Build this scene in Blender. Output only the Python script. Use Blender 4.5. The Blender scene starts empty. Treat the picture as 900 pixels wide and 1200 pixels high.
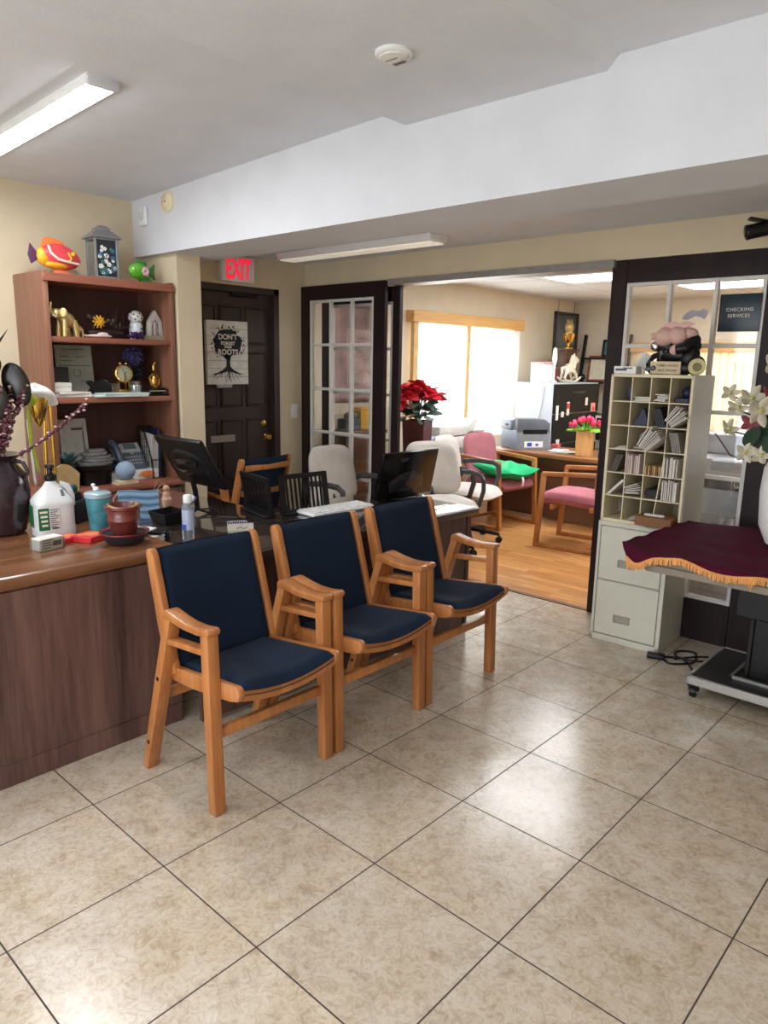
import bpy, bmesh, math, random
from mathutils import Vector, Matrix, Euler
random.seed(7)
PI = math.pi
sc = bpy.context.scene
COL = sc.collection
R = math.radians

# ---------------------------------------------------------------- camera
cam_d = bpy.data.cameras.new('camera'); cam = bpy.data.objects.new('camera', cam_d); COL.objects.link(cam)
_yaw, _pitch, _roll = -.738665015, -.201570218, .0179054428
_f = Vector((math.sin(_yaw)*math.cos(_pitch), math.cos(_yaw)*math.cos(_pitch), math.sin(_pitch)))
_r = Vector((math.cos(_yaw), -math.sin(_yaw), 0)); _u = _r.cross(_f)
_r2 = math.cos(_roll)*_r + math.sin(_roll)*_u; _u2 = -math.sin(_roll)*_r + math.cos(_roll)*_u
_m = Matrix((_r2, _u2, -_f)).transposed().to_4x4()
_m.translation = Vector((1.34788, -1.46540, 1.52109))
cam.matrix_world = _m
cam_d.sensor_fit = 'VERTICAL'; cam_d.sensor_height = 36.0; cam_d.lens = 850.9/1200*36.0
cam_d.clip_start = .02; cam_d.clip_end = 100
sc.camera = cam

# ---------------------------------------------------------------- world, lights, exposure
sc.view_settings.view_transform = 'Standard'; sc.view_settings.look = 'None'
sc.view_settings.gamma = 1.0; sc.view_settings.use_curve_mapping = False
sc.view_settings.exposure = 0.8
w = bpy.data.worlds.new('world'); sc.world = w; w.use_nodes = True
w.node_tree.nodes['Background'].inputs[0].default_value = (.80, .90, 1.0, 1)
w.node_tree.nodes['Background'].inputs[1].default_value = 1.6

def area(name, loc, size, aim, power, col=(1, 1, 1)):
    d = bpy.data.lights.new(name, 'AREA'); d.shape = 'RECTANGLE'; d.size, d.size_y = size
    d.energy = power; d.color = col
    o = bpy.data.objects.new(name, d); COL.objects.link(o); o.location = loc
    o.rotation_euler = Vector(aim).to_track_quat('-Z', 'Y').to_euler(); return o
area('storefront_daylight', (.2, -3.45, 1.35), (3.4, 1.9), (0, 1, -.10), 5, (.96, .98, 1))
area('storefront_ground_bounce', (.2, -3.40, .55), (3.4, .5), (0, 1, 1.35), 26, (1, .99, .98))
area('front_fill_light', (1.0, -1.9, 2.5), (.14, 1.2), (.05, 0, -1), 12, (.97, .985, 1))  # added overhead fill behind the camera, no fixture there
area('front_fill_light', (-1.6, -2.1, 2.5), (1.2, .14), (.05, .1, -1), 20, (.97, .985, 1))  # second added fill, brightens floor and ceiling from out of view
area('office_window_daylight', (-3.75, 4.9, 1.5), (2.4, 1.5), (1, 0, -.05), 120, (.95, .98, 1))
area('office_back_window_daylight', (-1.6, 7.75, 1.4), (1.8, 1.2), (0, -1, 0), 35, (1, .95, .85))

# ---------------------------------------------------------------- materials
def lin(c):
    return tuple(((v/255)/12.92 if v/255 <= .04045 else ((v/255+.055)/1.055)**2.4) for v in c) + (1.0,)
class NT:
    def __init__(s, name):
        s.m = bpy.data.materials.new(name); s.m.use_nodes = True; s.t = s.m.node_tree
        s.b = s.t.nodes['Principled BSDF']
    def n(s, typ, **kw):
        nd = s.t.nodes.new(typ)
        for k, v in kw.items(): setattr(nd, k, v)
        return nd
    def l(s, a, b): s.t.links.new(a, b)
    def coord(s, scale=(1, 1, 1), world=False):
        if world: src = s.n('ShaderNodeNewGeometry').outputs['Position']
        else: src = s.n('ShaderNodeTexCoord').outputs['Object']
        mp = s.n('ShaderNodeMapping'); mp.inputs['Scale'].default_value = scale
        s.l(src, mp.inputs['Vector']); return mp.outputs['Vector']
    def noise(s, vec, scale, detail=4, rough=.55, dist=0):
        nd = s.n('ShaderNodeTexNoise'); nd.inputs['Scale'].default_value = scale; nd.inputs['Detail'].default_value = detail
        nd.inputs['Roughness'].default_value = rough; nd.inputs['Distortion'].default_value = dist
        s.l(vec, nd.inputs['Vector']); return nd.outputs['Fac']
    def ramp(s, fac, stops):
        nd = s.n('ShaderNodeValToRGB'); e = nd.color_ramp.elements
        while len(e) < len(stops): e.new(.5)
        for el, (p, c) in zip(e, stops): el.position = p; el.color = c
        s.l(fac, nd.inputs['Fac']); return nd.outputs['Color']
    def mix(s, fac, a, b, typ='MIX'):
        nd = s.n('ShaderNodeMix', data_type='RGBA', blend_type=typ)
        if isinstance(fac, float): nd.inputs[0].default_value = fac
        else: s.l(fac, nd.inputs[0])
        for i, v in ((6, a), (7, b)):
            if isinstance(v, tuple): nd.inputs[i].default_value = v
            else: s.l(v, nd.inputs[i])
        return nd.outputs[2]
    def bump(s, h, strength=.2, dist=.002):
        nd = s.n('ShaderNodeBump'); nd.inputs['Strength'].default_value = strength; nd.inputs['Distance'].default_value = dist
        s.l(h, nd.inputs['Height']); s.l(nd.outputs['Normal'], s.b.inputs['Normal'])
    def base(s, c):
        if isinstance(c, tuple): s.b.inputs['Base Color'].default_value = c
        else: s.l(c, s.b.inputs['Base Color'])
_mc = {}
def M(name, rgb, rough=.5, metal=0, var=.12, vs=18, bump=0, bs=60, coat=0, trans=0, alpha=1, spec=.5, sub=0):
    if name in _mc: return _mc[name]
    t = NT(name); c = lin(rgb)
    if var:
        v = t.noise(t.coord(), vs)
        lo = tuple(x*(1-var) for x in c[:3])+(1,); hi = tuple(min(1, x*(1+var)) for x in c[:3])+(1,)
        t.base(t.ramp(v, [(.3, lo), (.7, hi)]))
    else: t.base(c)
    b = t.b.inputs
    b['Roughness'].default_value = rough; b['Metallic'].default_value = metal; b['Specular IOR Level'].default_value = spec
    if coat: b['Coat Weight'].default_value = coat; b['Coat Roughness'].default_value = .1
    if trans: b['Transmission Weight'].default_value = trans
    if alpha < 1: b['Alpha'].default_value = alpha
    if bump: t.bump(t.noise(t.coord(), bs, 3), bump)
    _mc[name] = t.m; return t.m
def EMIT(name, rgb, strength):
    if name in _mc: return _mc[name]
    t = NT(name); t.base(lin(rgb)); t.b.inputs['Emission Color'].default_value = lin(rgb); t.b.inputs['Emission Strength'].default_value = strength
    _mc[name] = t.m; return t.m
def WOOD(name, c1, c2, c3, axis='Z', scale=10, rough=.4, coat=0, stretch=14, world=False, bump=.05):
    if name in _mc: return _mc[name]
    t = NT(name); s = {'X': (1/stretch, 1, 1), 'Y': (1, 1/stretch, 1), 'Z': (1, 1, 1/stretch)}[axis]
    v = t.coord(s, world)
    n1 = t.noise(v, scale, 5, .6, .6); n2 = t.noise(v, scale*6, 3, .6)
    a = t.ramp(n1, [(.30, lin(c1)), (.5, lin(c2)), (.72, lin(c3))])
    b = t.ramp(n2, [(.35, lin(c1)), (.65, lin(c3))])
    t.base(t.mix(.28, a, b)); t.b.inputs['Roughness'].default_value = rough
    if coat: t.b.inputs['Coat Weight'].default_value = coat; t.b.inputs['Coat Roughness'].default_value = .12
    t.bump(n2, bump); _mc[name] = t.m; return t.m
def FABRIC(name, rgb, rough=.9, var=.18, scale=420, sheen=.1):
    if name in _mc: return _mc[name]
    t = NT(name); c = lin(rgb); v = t.coord()
    n1 = t.noise(v, scale, 2); n2 = t.noise(v, 9, 4)
    lo = tuple(x*(1-var) for x in c[:3])+(1,); hi = tuple(min(1, x*(1+var)) for x in c[:3])+(1,)
    t.base(t.mix(.5, t.ramp(n1, [(.3, lo), (.7, hi)]), t.ramp(n2, [(.3, lo), (.7, hi)])))
    t.b.inputs['Roughness'].default_value = rough; t.b.inputs['Sheen Weight'].default_value = sheen; t.b.inputs['Specular IOR Level'].default_value = .2
    t.bump(n1, .25, .001); _mc[name] = t.m; return t.m

m_spec = None
def tile_floor():
    t = NT('ceramic_tile'); v = t.coord(world=True)
    br = t.n('ShaderNodeTexBrick', offset=0.0, squash=1.0)
    br.inputs['Scale'].default_value = 1; br.inputs['Brick Width'].default_value = .4572; br.inputs['Row Height'].default_value = .4572
    br.inputs['Mortar Size'].default_value = .0025; br.inputs['Mortar Smooth'].default_value = .15; br.inputs['Bias'].default_value = 0
    br.inputs['Color1'].default_value = (.0, .0, .0, 1); br.inputs['Color2'].default_value = (1, 1, 1, 1)
    t.l(v, br.inputs['Vector'])
    n1 = t.noise(v, 3.2, 6, .6, .4); n2 = t.noise(v, 34, 7, .7, 1.6); n3 = t.noise(v, 9, 6, .65, .5)
    a = t.ramp(n3, [(.34, lin((158, 137, 113))), (.5, lin((196, 180, 158))), (.66, lin((218, 208, 194)))])
    b = t.ramp(n2, [(.38, lin((150, 127, 100))), (.56, lin((214, 203, 188)))])
    c = t.mix(.5, a, b)
    d = t.ramp(n1, [(.35, lin((186, 163, 130))), (.65, lin((204, 194, 182)))])
    c = t.mix(.3, c, d)
    tv = t.ramp(br.outputs['Color'], [(0, (.94, .94, .94, 1)), (1, (1.05, 1.05, 1.05, 1))])
    c = t.mix(1.0, c, tv, 'MULTIPLY')
    c = t.mix(br.outputs['Fac'], c, lin((62, 54, 47)))
    t.base(c)
    r = t.n('ShaderNodeMapRange'); r.inputs['To Min'].default_value = .13; r.inputs['To Max'].default_value = .27; t.l(n3, r.inputs['Value'])
    rg = t.n('ShaderNodeMath', operation='MAXIMUM'); t.l(r.outputs[0], rg.inputs[0])
    mm = t.n('ShaderNodeMath', operation='MULTIPLY'); mm.inputs[1].default_value = .8; t.l(br.outputs['Fac'], mm.inputs[0]); t.l(mm.outputs[0], rg.inputs[1])
    t.l(rg.outputs[0], t.b.inputs['Roughness'])
    h = t.n('ShaderNodeMath', operation='MULTIPLY_ADD'); h.inputs[1].default_value = -1; t.l(br.outputs['Fac'], h.inputs[0])
    h2 = t.n('ShaderNodeMath', operation='MULTIPLY'); h2.inputs[1].default_value = .22; t.l(n2, h2.inputs[0]); t.l(h2.outputs[0], h.inputs[2])
    t.bump(h.outputs[0], .35, .003); t.b.inputs['Specular IOR Level'].default_value = .6
    return t.m
def plank_floor():
    t = NT('laminate_plank'); v = t.coord(world=True)
    br = t.n('ShaderNodeTexBrick', offset=.37, squash=1.0)
    br.inputs['Scale'].default_value = 1; br.inputs['Brick Width'].default_value = .42; br.inputs['Row Height'].default_value = .066
    br.inputs['Mortar Size'].default_value = .0012; br.inputs['Color1'].default_value = (0, 0, 0, 1); br.inputs['Color2'].default_value = (1, 1, 1, 1)
    t.l(v, br.inputs['Vector'])
    n = t.noise(t.coord((.12, 1, 1), True), 30, 4)
    c = t.mix(.45, t.ramp(br.outputs['Color'], [(0, lin((170, 108, 54))), (1, lin((224, 168, 104)))]), t.ramp(n, [(.35, lin((176, 112, 54))), (.65, lin((226, 172, 108)))]))
    c = t.mix(br.outputs['Fac'], c, lin((120, 74, 36))); t.base(c); t.b.inputs['Roughness'].default_value = .28
    return t.m
def wall_paint(name, rgb, rough=.75, b=.25):
    t = NT(name); v = t.coord(world=True); n = t.noise(v, 5, 3); c = lin(rgb)
    t.base(t.ramp(n, [(.3, tuple(x*.96 for x in c[:3])+(1,)), (.7, tuple(min(1, x*1.03) for x in c[:3])+(1,))]))
    t.b.inputs['Roughness'].default_value = rough; t.bump(t.noise(v, 70, 4), b, .004); return t.m
def drop_ceiling():
    t = NT('acoustic_tile'); v = t.coord(world=True)
    br = t.n('ShaderNodeTexBrick', offset=0.0); br.inputs['Scale'].default_value = 1
    br.inputs['Brick Width'].default_value = 1.22; br.inputs['Row Height'].default_value = .61; br.inputs['Mortar Size'].default_value = .010
    t.l(v, br.inputs['Vector']); n = t.noise(v, 90, 2)
    c = t.ramp(n, [(.35, lin((205, 210, 216))), (.6, lin((236, 238, 240)))])
    t.base(t.mix(br.outputs['Fac'], c, lin((176, 180, 186)))); t.b.inputs['Roughness'].default_value = .9; return t.m
def glass(name, tint=(1, 1, 1), rough=0.0, gloss=.12):
    # thin architectural glass: mostly transparent with a mirror-like coat
    if name in _mc: return _mc[name]
    t = NT(name); t.t.nodes.remove(t.b); out = t.t.nodes['Material Output']
    tr = t.n('ShaderNodeBsdfTransparent'); tr.inputs[0].default_value = tuple(tint)+(1,)
    gl = t.n('ShaderNodeBsdfGlossy'); gl.inputs['Roughness'].default_value = rough
    fr = t.n('ShaderNodeFresnel'); ge = t.n('ShaderNodeNewGeometry'); io = t.n('ShaderNodeMath', operation='MULTIPLY_ADD'); io.inputs[1].default_value = -.8333; io.inputs[2].default_value = 1.5
    t.l(ge.outputs['Backfacing'], io.inputs[0]); t.l(io.outputs[0], fr.inputs[0])
    ml = t.n('ShaderNodeMath', operation='MULTIPLY_ADD'); ml.inputs[1].default_value = 1; ml.inputs[2].default_value = gloss-.04
    ml.use_clamp = True; t.l(fr.outputs[0], ml.inputs[0])
    mx = t.n('ShaderNodeMixShader'); t.l(ml.outputs[0], mx.inputs[0]); t.l(tr.outputs[0], mx.inputs[1]); t.l(gl.outputs[0], mx.inputs[2])
    t.l(mx.outputs[0], out.inputs[0]); _mc[name] = t.m; return t.m
def blind_mat(name, rgb, trans=.55):
    t = NT(name); t.t.nodes.remove(t.b); out = t.t.nodes['Material Output']; c = lin(rgb)
    df = t.n('ShaderNodeBsdfDiffuse'); df.inputs[0].default_value = c
    tl = t.n('ShaderNodeBsdfTranslucent'); tl.inputs[0].default_value = c
    mx = t.n('ShaderNodeMixShader'); mx.inputs[0].default_value = trans
    t.l(df.outputs[0], mx.inputs[1]); t.l(tl.outputs[0], mx.inputs[2]); t.l(mx.outputs[0], out.inputs[0]); return t.m

# ---------------------------------------------------------------- mesh helpers
def rotm(rot): return Euler(rot).to_matrix().to_4x4() if rot else Matrix()
def frame_to(p, q, up=(0, 0, 1)):
    p, q = Vector(p), Vector(q); z = (q-p).normalized(); up = Vector(up)
    if abs(z.dot(up)) > .98: up = Vector((1, 0, 0)) if abs(z.x) < .9 else Vector((0, 1, 0))
    x = up.cross(z).normalized(); y = z.cross(x)
    m = Matrix((x, y, z)).transposed().to_4x4(); m.translation = p; return m, (q-p).length
class MB:
    def __init__(s): s.V = []; s.F = []; s.I = []; s.mi = 0
    def add(s, vs, fs, mat=None):
        o = len(s.V)
        s.V += [tuple(mat @ Vector(v)) if mat else tuple(v) for v in vs]
        s.F += [tuple(i+o for i in f) for f in fs]; s.I += [s.mi]*len(fs); return s
    def bm(s, bm, mat=None):
        bm.verts.index_update(); vs = [v.co.copy() for v in bm.verts]; fs = [[v.index for v in f.verts] for f in bm.faces]
        bm.free(); return s.add(vs, fs, mat)
    def box(s, c, d, rot=None, bev=0, seg=1, mat=None):
        bm = bmesh.new(); bmesh.ops.create_cube(bm, size=1)
        for v in bm.verts: v.co = Vector((v.co.x*d[0], v.co.y*d[1], v.co.z*d[2]))
        if bev: bmesh.ops.bevel(bm, geom=list(bm.edges), offset=min(bev, min(d)*.49), segments=seg, profile=.5, affect='EDGES')
        m = Matrix.Translation(c) @ rotm(rot)
        return s.bm(bm, mat @ m if mat else m)
    def b2(s, lo, hi, bev=0, seg=1):
        return s.box([(a+b)/2 for a, b in zip(lo, hi)], [abs(b-a) for a, b in zip(lo, hi)], None, bev, seg)
    def bar(s, p, q, w, h, up=(0, 0, 1), bev=0, w2=None, h2=None):
        m, L = frame_to(p, q, up); bm = bmesh.new(); bmesh.ops.create_cube(bm, size=1)
        w2 = w2 or w; h2 = h2 or h
        for v in bm.verts:
            t = v.co.z+.5; v.co = Vector((v.co.x*(w+(w2-w)*t), v.co.y*(h+(h2-h)*t), t*L))
        if bev: bmesh.ops.bevel(bm, geom=list(bm.edges), offset=bev, segments=2, profile=.5, affect='EDGES')
        return s.bm(bm, m)
    def cyl(s, p, q, r, r2=None, seg=20):
        m, L = frame_to(p, q); r2 = r if r2 is None else r2
        vs = [(r*math.cos(2*PI*i/seg), r*math.sin(2*PI*i/seg), 0) for i in range(seg)]+[(r2*math.cos(2*PI*i/seg), r2*math.sin(2*PI*i/seg), L) for i in range(seg)]
        fs = [(i, (i+1) % seg, seg+(i+1) % seg, seg+i) for i in range(seg)]+[tuple(range(seg))[::-1], tuple(range(seg, 2*seg))]
        return s.add(vs, fs, m)
    def tube(s, pts, r, seg=8, closed=False, r2=None, flat=1.0):
        P = [Vector(p) for p in pts]; n = len(P); vs = []; fs = []; prev = None
        for i, p in enumerate(P):
            if closed: d = (P[(i+1) % n]-P[i-1])
            else: d = P[min(i+1, n-1)]-P[max(i-1, 0)]
            d.normalize()
            if prev is None:
                a = Vector((0, 0, 1)) if abs(d.z) < .9 else Vector((1, 0, 0)); x = a.cross(d).normalized()
            else: x = (prev-d*prev.dot(d)).normalized()
            prev = x; y = d.cross(x)
            t = i/max(1, n-1); rr = r[i] if isinstance(r, (list, tuple)) else (r if r2 is None else r+(r2-r)*t)
            for k in range(seg):
                an = 2*PI*k/seg; vs.append(p+x*(rr*math.cos(an))+y*(rr*flat*math.sin(an)))
        for i in range(n if closed else n-1):
            j = (i+1) % n
            for k in range(seg): fs.append((i*seg+k, i*seg+(k+1) % seg, j*seg+(k+1) % seg, j*seg+k))
        if not closed: fs += [tuple(range(seg))[::-1], tuple(range((n-1)*seg, n*seg))]
        return s.add(vs, fs)
    def lathe(s, prof, c=(0, 0, 0), seg=28, rot=None, squash=(1, 1), cap=True):
        vs = []; fs = []; n = len(prof)
        for r, z in prof:
            for k in range(seg): vs.append((r*math.cos(2*PI*k/seg)*squash[0], r*math.sin(2*PI*k/seg)*squash[1], z))
        for i in range(n-1):
            for k in range(seg): fs.append((i*seg+k, i*seg+(k+1) % seg, (i+1)*seg+(k+1) % seg, (i+1)*seg+k))
        if cap: fs += [tuple(range(seg))[::-1], tuple(range((n-1)*seg, n*seg))]
        return s.add(vs, fs, Matrix.Translation(c) @ rotm(rot))
    def ell(s, c, r, rot=None, seg=18, rings=12, fn=None):
        vs = []; fs = []
        for i in range(rings+1):
            th = PI*i/rings
            for k in range(seg):
                v = Vector((math.sin(th)*math.cos(2*PI*k/seg), math.sin(th)*math.sin(2*PI*k/seg), math.cos(th)))
                if fn: v = fn(v)
                vs.append((v.x*r[0], v.y*r[1], v.z*r[2]))
        for i in range(rings):
            for k in range(seg): fs.append((i*seg+k, (i+1)*seg+k, (i+1)*seg+(k+1) % seg, i*seg+(k+1) % seg))
        return s.add(vs, fs, Matrix.Translation(c) @ rotm(rot))
    def prism(s, poly, depth, mat=None, bev=0):
        # polygon in local XY extruded along +Z by depth
        bm = bmesh.new(); f = bm.faces.new([bm.verts.new((x, y, 0)) for x, y in poly])
        r = bmesh.ops.extrude_face_region(bm, geom=[f]); bmesh.ops.translate(bm, verts=[v for v in r['geom'] if isinstance(v, bmesh.types.BMVert)], vec=(0, 0, depth))
        bmesh.ops.recalc_face_normals(bm, faces=bm.faces)
        if bev: bmesh.ops.bevel(bm, geom=list(bm.edges), offset=bev, segments=2, profile=.5, affect='EDGES')
        return s.bm(bm, mat)
    def grid(s, fn, nu, nv, thick=0):
        vs = [Vector(fn(i/nu, j/nv)) for i in range(nu+1) for j in range(nv+1)]
        id = lambda i, j: i*(nv+1)+j
        fs = [(id(i, j), id(i+1, j), id(i+1, j+1), id(i, j+1)) for i in range(nu) for j in range(nv)]
        if thick:
            bm = bmesh.new(); bv = [bm.verts.new(v) for v in vs]
            for f in fs: bm.faces.new([bv[k] for k in f])
            bmesh.ops.recalc_face_normals(bm, faces=bm.faces)
            bmesh.ops.solidify(bm, geom=list(bm.faces), thickness=thick); return s.bm(bm)
        return s.add(vs, fs)
    def text(s, string, size, mat, extrude=.001, bold=0, align='CENTER', sp=1.0):
        c = bpy.data.curves.new('t', 'FONT'); c.body = string; c.size = size; c.extrude = extrude; c.offset = bold
        c.align_x = align; c.align_y = 'CENTER'; c.resolution_u = 3; c.space_character = sp
        o = bpy.data.objects.new('t', c); COL.objects.link(o); dg = bpy.context.evaluated_depsgraph_get()
        me = bpy.data.meshes.new_from_object(o.evaluated_get(dg))
        s.add([v.co.copy() for v in me.vertices], [tuple(p.vertices) for p in me.polygons], mat)
        bpy.data.objects.remove(o); bpy.data.curves.remove(c); bpy.data.meshes.remove(me); return s
    def xf(s, mat):
        s.V = [tuple(mat @ Vector(v)) for v in s.V]; return s
    def build(s, name, mats, parent=None, label=None, angle=38, loc=None, rot=None, sub=0):
        me = bpy.data.meshes.new(name); me.from_pydata(s.V, [], s.F)
        if not isinstance(mats, (list, tuple)): mats = [mats]
        for m in mats: me.materials.append(m)
        if len(mats) > 1: me.polygons.foreach_set('material_index', s.I)
        bm = bmesh.new(); bm.from_mesh(me); bmesh.ops.recalc_face_normals(bm, faces=bm.faces); bm.to_mesh(me); bm.free()
        me.polygons.foreach_set('use_smooth', [True]*len(me.polygons)); me.update(); me.set_sharp_from_angle(angle=R(angle))
        o = bpy.data.objects.new(name, me); COL.objects.link(o)
        if parent: o.parent = parent
        if label: o['label'] = label
        if loc: o.location = loc
        if rot: o.rotation_euler = rot
        if sub:
            md = o.modifiers.new('sub', 'SUBSURF'); md.levels = sub; md.render_levels = sub
        return o
def tag(o, label, cat, group=None, kind=None):
    o['label'] = label; o['category'] = cat
    if group: o['group'] = group
    if kind: o['kind'] = kind
    return o
def thing(name, label, cat, loc=(0, 0, 0), rz=0, group=None):
    o = bpy.data.objects.new(name, None); COL.objects.link(o); o.location = loc; o.rotation_euler = (0, 0, rz); o.empty_display_size = .05
    return tag(o, label, cat, group)
def struct(name, mb, mat, label=None, parent=None):
    o = mb.build(name, mat, parent); 
    if not parent: o['kind'] = 'structure'
    if label: o['label'] = label
    return o
def dup(root, loc, rz, label, group=None):
    def cp(o, par):
        c = o.copy(); COL.objects.link(c)
        if par: c.parent = par
        for ch in o.children: cp(ch, c)
        return c
    r = cp(root, None); r.location = loc; r.rotation_euler = (0, 0, rz); r['label'] = label
    if group: r['group'] = group
    return r
def yz(x, y, z):   # local XY plane -> world YZ plane facing +X (x->Y, y->Z, z->X)
    return Matrix(((0, 0, 1, x), (1, 0, 0, y), (0, 1, 0, z), (0, 0, 0, 1)))
def xz(x, y, z):   # local XY plane -> world XZ plane facing -Y (x->X, y->Z, z->-Y)
    return Matrix(((1, 0, 0, x), (0, 0, -1, y), (0, 1, 0, z), (0, 0, 0, 1)))

# palette
m_beige = wall_paint('beige_wall_paint', (212, 197, 168)); m_white = wall_paint('white_ceiling_paint', (216, 218, 223), .8, .2)
m_beige2 = wall_paint('office_wall_paint', (220, 209, 186))
m_dark = WOOD('dark_brown_painted_wood', (32, 20, 22), (38, 26, 27), (45, 32, 31), 'Z', 8, .45)
m_dark.node_tree.nodes['Principled BSDF'].inputs['Specular IOR Level'].default_value = .22
m_door = WOOD('door_dark_brown', (50, 39, 37), (60, 48, 46), (70, 57, 54), 'Z', 8, .4)
m_desk = WOOD('walnut_laminate', (58, 38, 36), (98, 69, 64), (124, 92, 84), 'Z', 9, .42, stretch=14, world=True)
m_counter = WOOD('counter_brown_wood', (92, 58, 36), (120, 78, 50), (146, 100, 68), 'Y', 7, .22, .3, world=True)
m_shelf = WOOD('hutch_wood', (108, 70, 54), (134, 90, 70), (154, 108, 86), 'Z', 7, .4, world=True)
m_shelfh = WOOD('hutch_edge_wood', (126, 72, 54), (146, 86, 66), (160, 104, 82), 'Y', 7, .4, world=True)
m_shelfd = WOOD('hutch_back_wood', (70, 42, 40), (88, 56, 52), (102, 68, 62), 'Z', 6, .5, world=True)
m_oak = WOOD('honey_oak', (148, 90, 46), (176, 111, 60), (196, 134, 80), 'Z', 12, .35, .2)
m_oak2 = WOOD('chair_oak_dark', (150, 92, 44), (178, 114, 58), (196, 136, 78), 'Z', 12, .35, .2)
m_navy = FABRIC('navy_upholstery', (16, 32, 53), sheen=.04)
m_pink = FABRIC('dusty_pink_upholstery', (172, 104, 114)); m_green = FABRIC('green_satin', (10, 176, 110), .5, .1, 60)
m_gray = FABRIC('pale_grey_upholstery', (205, 198, 190))
m_black = M('black_plastic', (15, 15, 17), .4, var=.05, spec=.35); m_blackm = M('black_metal', (24, 24, 26), .4, .3, var=.05)
m_gloss = M('glossy_black', (10, 10, 12), .08, var=0, coat=.3); m_mon = M('monitor_gloss', (8, 8, 10), .14, var=0, spec=.25)
m_wp = M('white_plastic', (232, 232, 232), .4, var=.03); m_paper = M('paper', (226, 222, 214), .8, var=.05)
m_muntin = M('white_muntin_paint', (214, 210, 204), .4, var=.04)
m_brass = M('brass', (206, 168, 92), .25, 1, var=.08); m_gold = M('pale_gold', (204, 180, 120), .38, .75, var=.1)
m_chrome = M('chrome', (190, 192, 196), .2, 1, var=.03); m_alu = M('aluminium', (178, 176, 172), .4, .9, var=.05)
m_filebeige = M('putty_metal', (206, 204, 190), .45, var=.03); m_sorter = M('sorter_cream', (216, 204, 174), .55, var=.05)
m_velvet = FABRIC('burgundy_velvet', (72, 4, 34), .85, .3, 40, .0)
def smooth(P, n=6):
    P = [Vector(p) for p in P]; out = []
    for i in range(len(P)-1):
        a, b, c, d = P[max(0, i-1)], P[i], P[i+1], P[min(len(P)-1, i+2)]
        for k in range(n):
            t = k/n; out.append(.5*((2*b)+(c-a)*t+(2*a-5*b+4*c-d)*t*t+(3*b-a-3*c+d)*t**3))
    return out+[P[-1]]
m_fringe = FABRIC('gold_fringe', (226, 160, 96), .8, .25, 200)
m_gp = glass('window_glass'); m_top = glass('desk_glass', (.86, .9, .9), .03, .16)
m_red = M('red_print', (206, 40, 44), .5); m_leaf = M('dark_green_leaf', (44, 70, 52), .5, var=.3); m_text = M('dark_ink', (36, 34, 34), .7, var=0)
# ================================================================= SETTING
XL = -3.33
struct('floor', MB().b2((XL-.1, -3.6, -.06), (2.3, 2.70, 0)), tile_floor())
struct('floor_office', MB().b2((XL-.1, 2.70, -.06), (2.3, 7.4, 0)), plank_floor())
struct('trim_1', MB().b2((-2.3, 2.67, 0), (-.66, 2.71, .006), .002), M('threshold_strip', (120, 84, 56), .4))
# left wall: openings for the exit door and the office window
wl = MB()
wl.b2((XL-.14, -3.6, 0), (XL, 1.66, 2.62)); wl.b2((XL-.14, 1.66, 2.075), (XL, 2.385, 2.62)); wl.b2((XL-.14, 2.385, 0), (XL, 2.66, 2.62))
struct('wall_left', wl, m_beige)
wo = MB()
wo.b2((XL-.14, 2.66, 0), (XL, 4.02, 2.42)); wo.b2((XL-.14, 4.02, 0), (XL, 5.78, .78)); wo.b2((XL-.14, 4.02, 1.93), (XL, 5.78, 2.42)); wo.b2((XL-.14, 5.78, 0), (XL, 7.4, 2.42))
struct('wall_left_office', wo, m_beige2)
struct('wall_pier', MB().b2((XL, 1.20, 0), (-2.90, 1.375, 2.20)), m_beige)
wb = MB(); wb.b2((XL, 7.29, 0), (-2.45, 7.42, 2.42)); wb.b2((-2.45, 7.29, 0), (-.75, 7.42, .82)); wb.b2((-2.45, 7.29, 1.78), (-.75, 7.42, 2.42)); wb.b2((-.75, 7.29, 0), (2.3, 7.42, 2.42))
struct('wall_back_office', wb, m_beige2)
wf = MB(); wf.b2((XL, 2.655, 2.125), (2.3, 2.775, 2.34)); wf.b2((.42, 2.655, 0), (2.3, 2.775, 2.125))
struct('wall_back', wf, m_beige)
struct('wall_right', MB().b2((2.2, -3.6, 0), (2.3, 7.4, 2.75)), m_beige)
ws = MB(); ws.b2((XL, -3.62, 0), (-1.9, -3.5, 2.75)); ws.b2((-1.9, -3.62, 0), (2.3, -3.5, .3)); ws.b2((-1.9, -3.62, 2.4), (2.3, -3.5, 2.75))
struct('wall_front', ws, m_beige)
# ceilings: sloping bay, lowered middle panel, right bay, low bay behind the beam, office drop ceiling
cl = MB(); cl.prism([(XL-.1, 2.532), (-.88, 2.622), (-.88, 2.74), (XL-.1, 2.74)], 4.75, xz(0, 1.15, 0)); struct('ceiling', cl, m_white)
cm = MB(); cm.prism([(-.945, 2.552), (0, 2.552), (.045, 2.598), (.045, 2.75), (-.945, 2.75)], 4.75, xz(0, 1.15, 0)); struct('ceiling_middle', cm, m_white)
struct('ceiling_right', MB().b2((.04, -3.6, 2.596), (2.3, 1.15, 2.75)), m_white)
struct('ceiling_beam', MB().b2((XL-.02, 1.15, 2.185), (2.3, 1.56, 2.75)), m_white)
struct('ceiling_low', MB().b2((XL-.1, 1.56, 2.30), (2.3, 2.70, 2.45)), m_white)
struct('ceiling_office', MB().b2((XL-.1, 2.775, 2.33), (2.3, 7.4, 2.42)), drop_ceiling())
struct('trim_2', MB().b2((-2.38, 2.62, 2.085), (-.63, 2.78, 2.125)), M('grey_track', (150, 148, 146), .4, .4))
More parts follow.
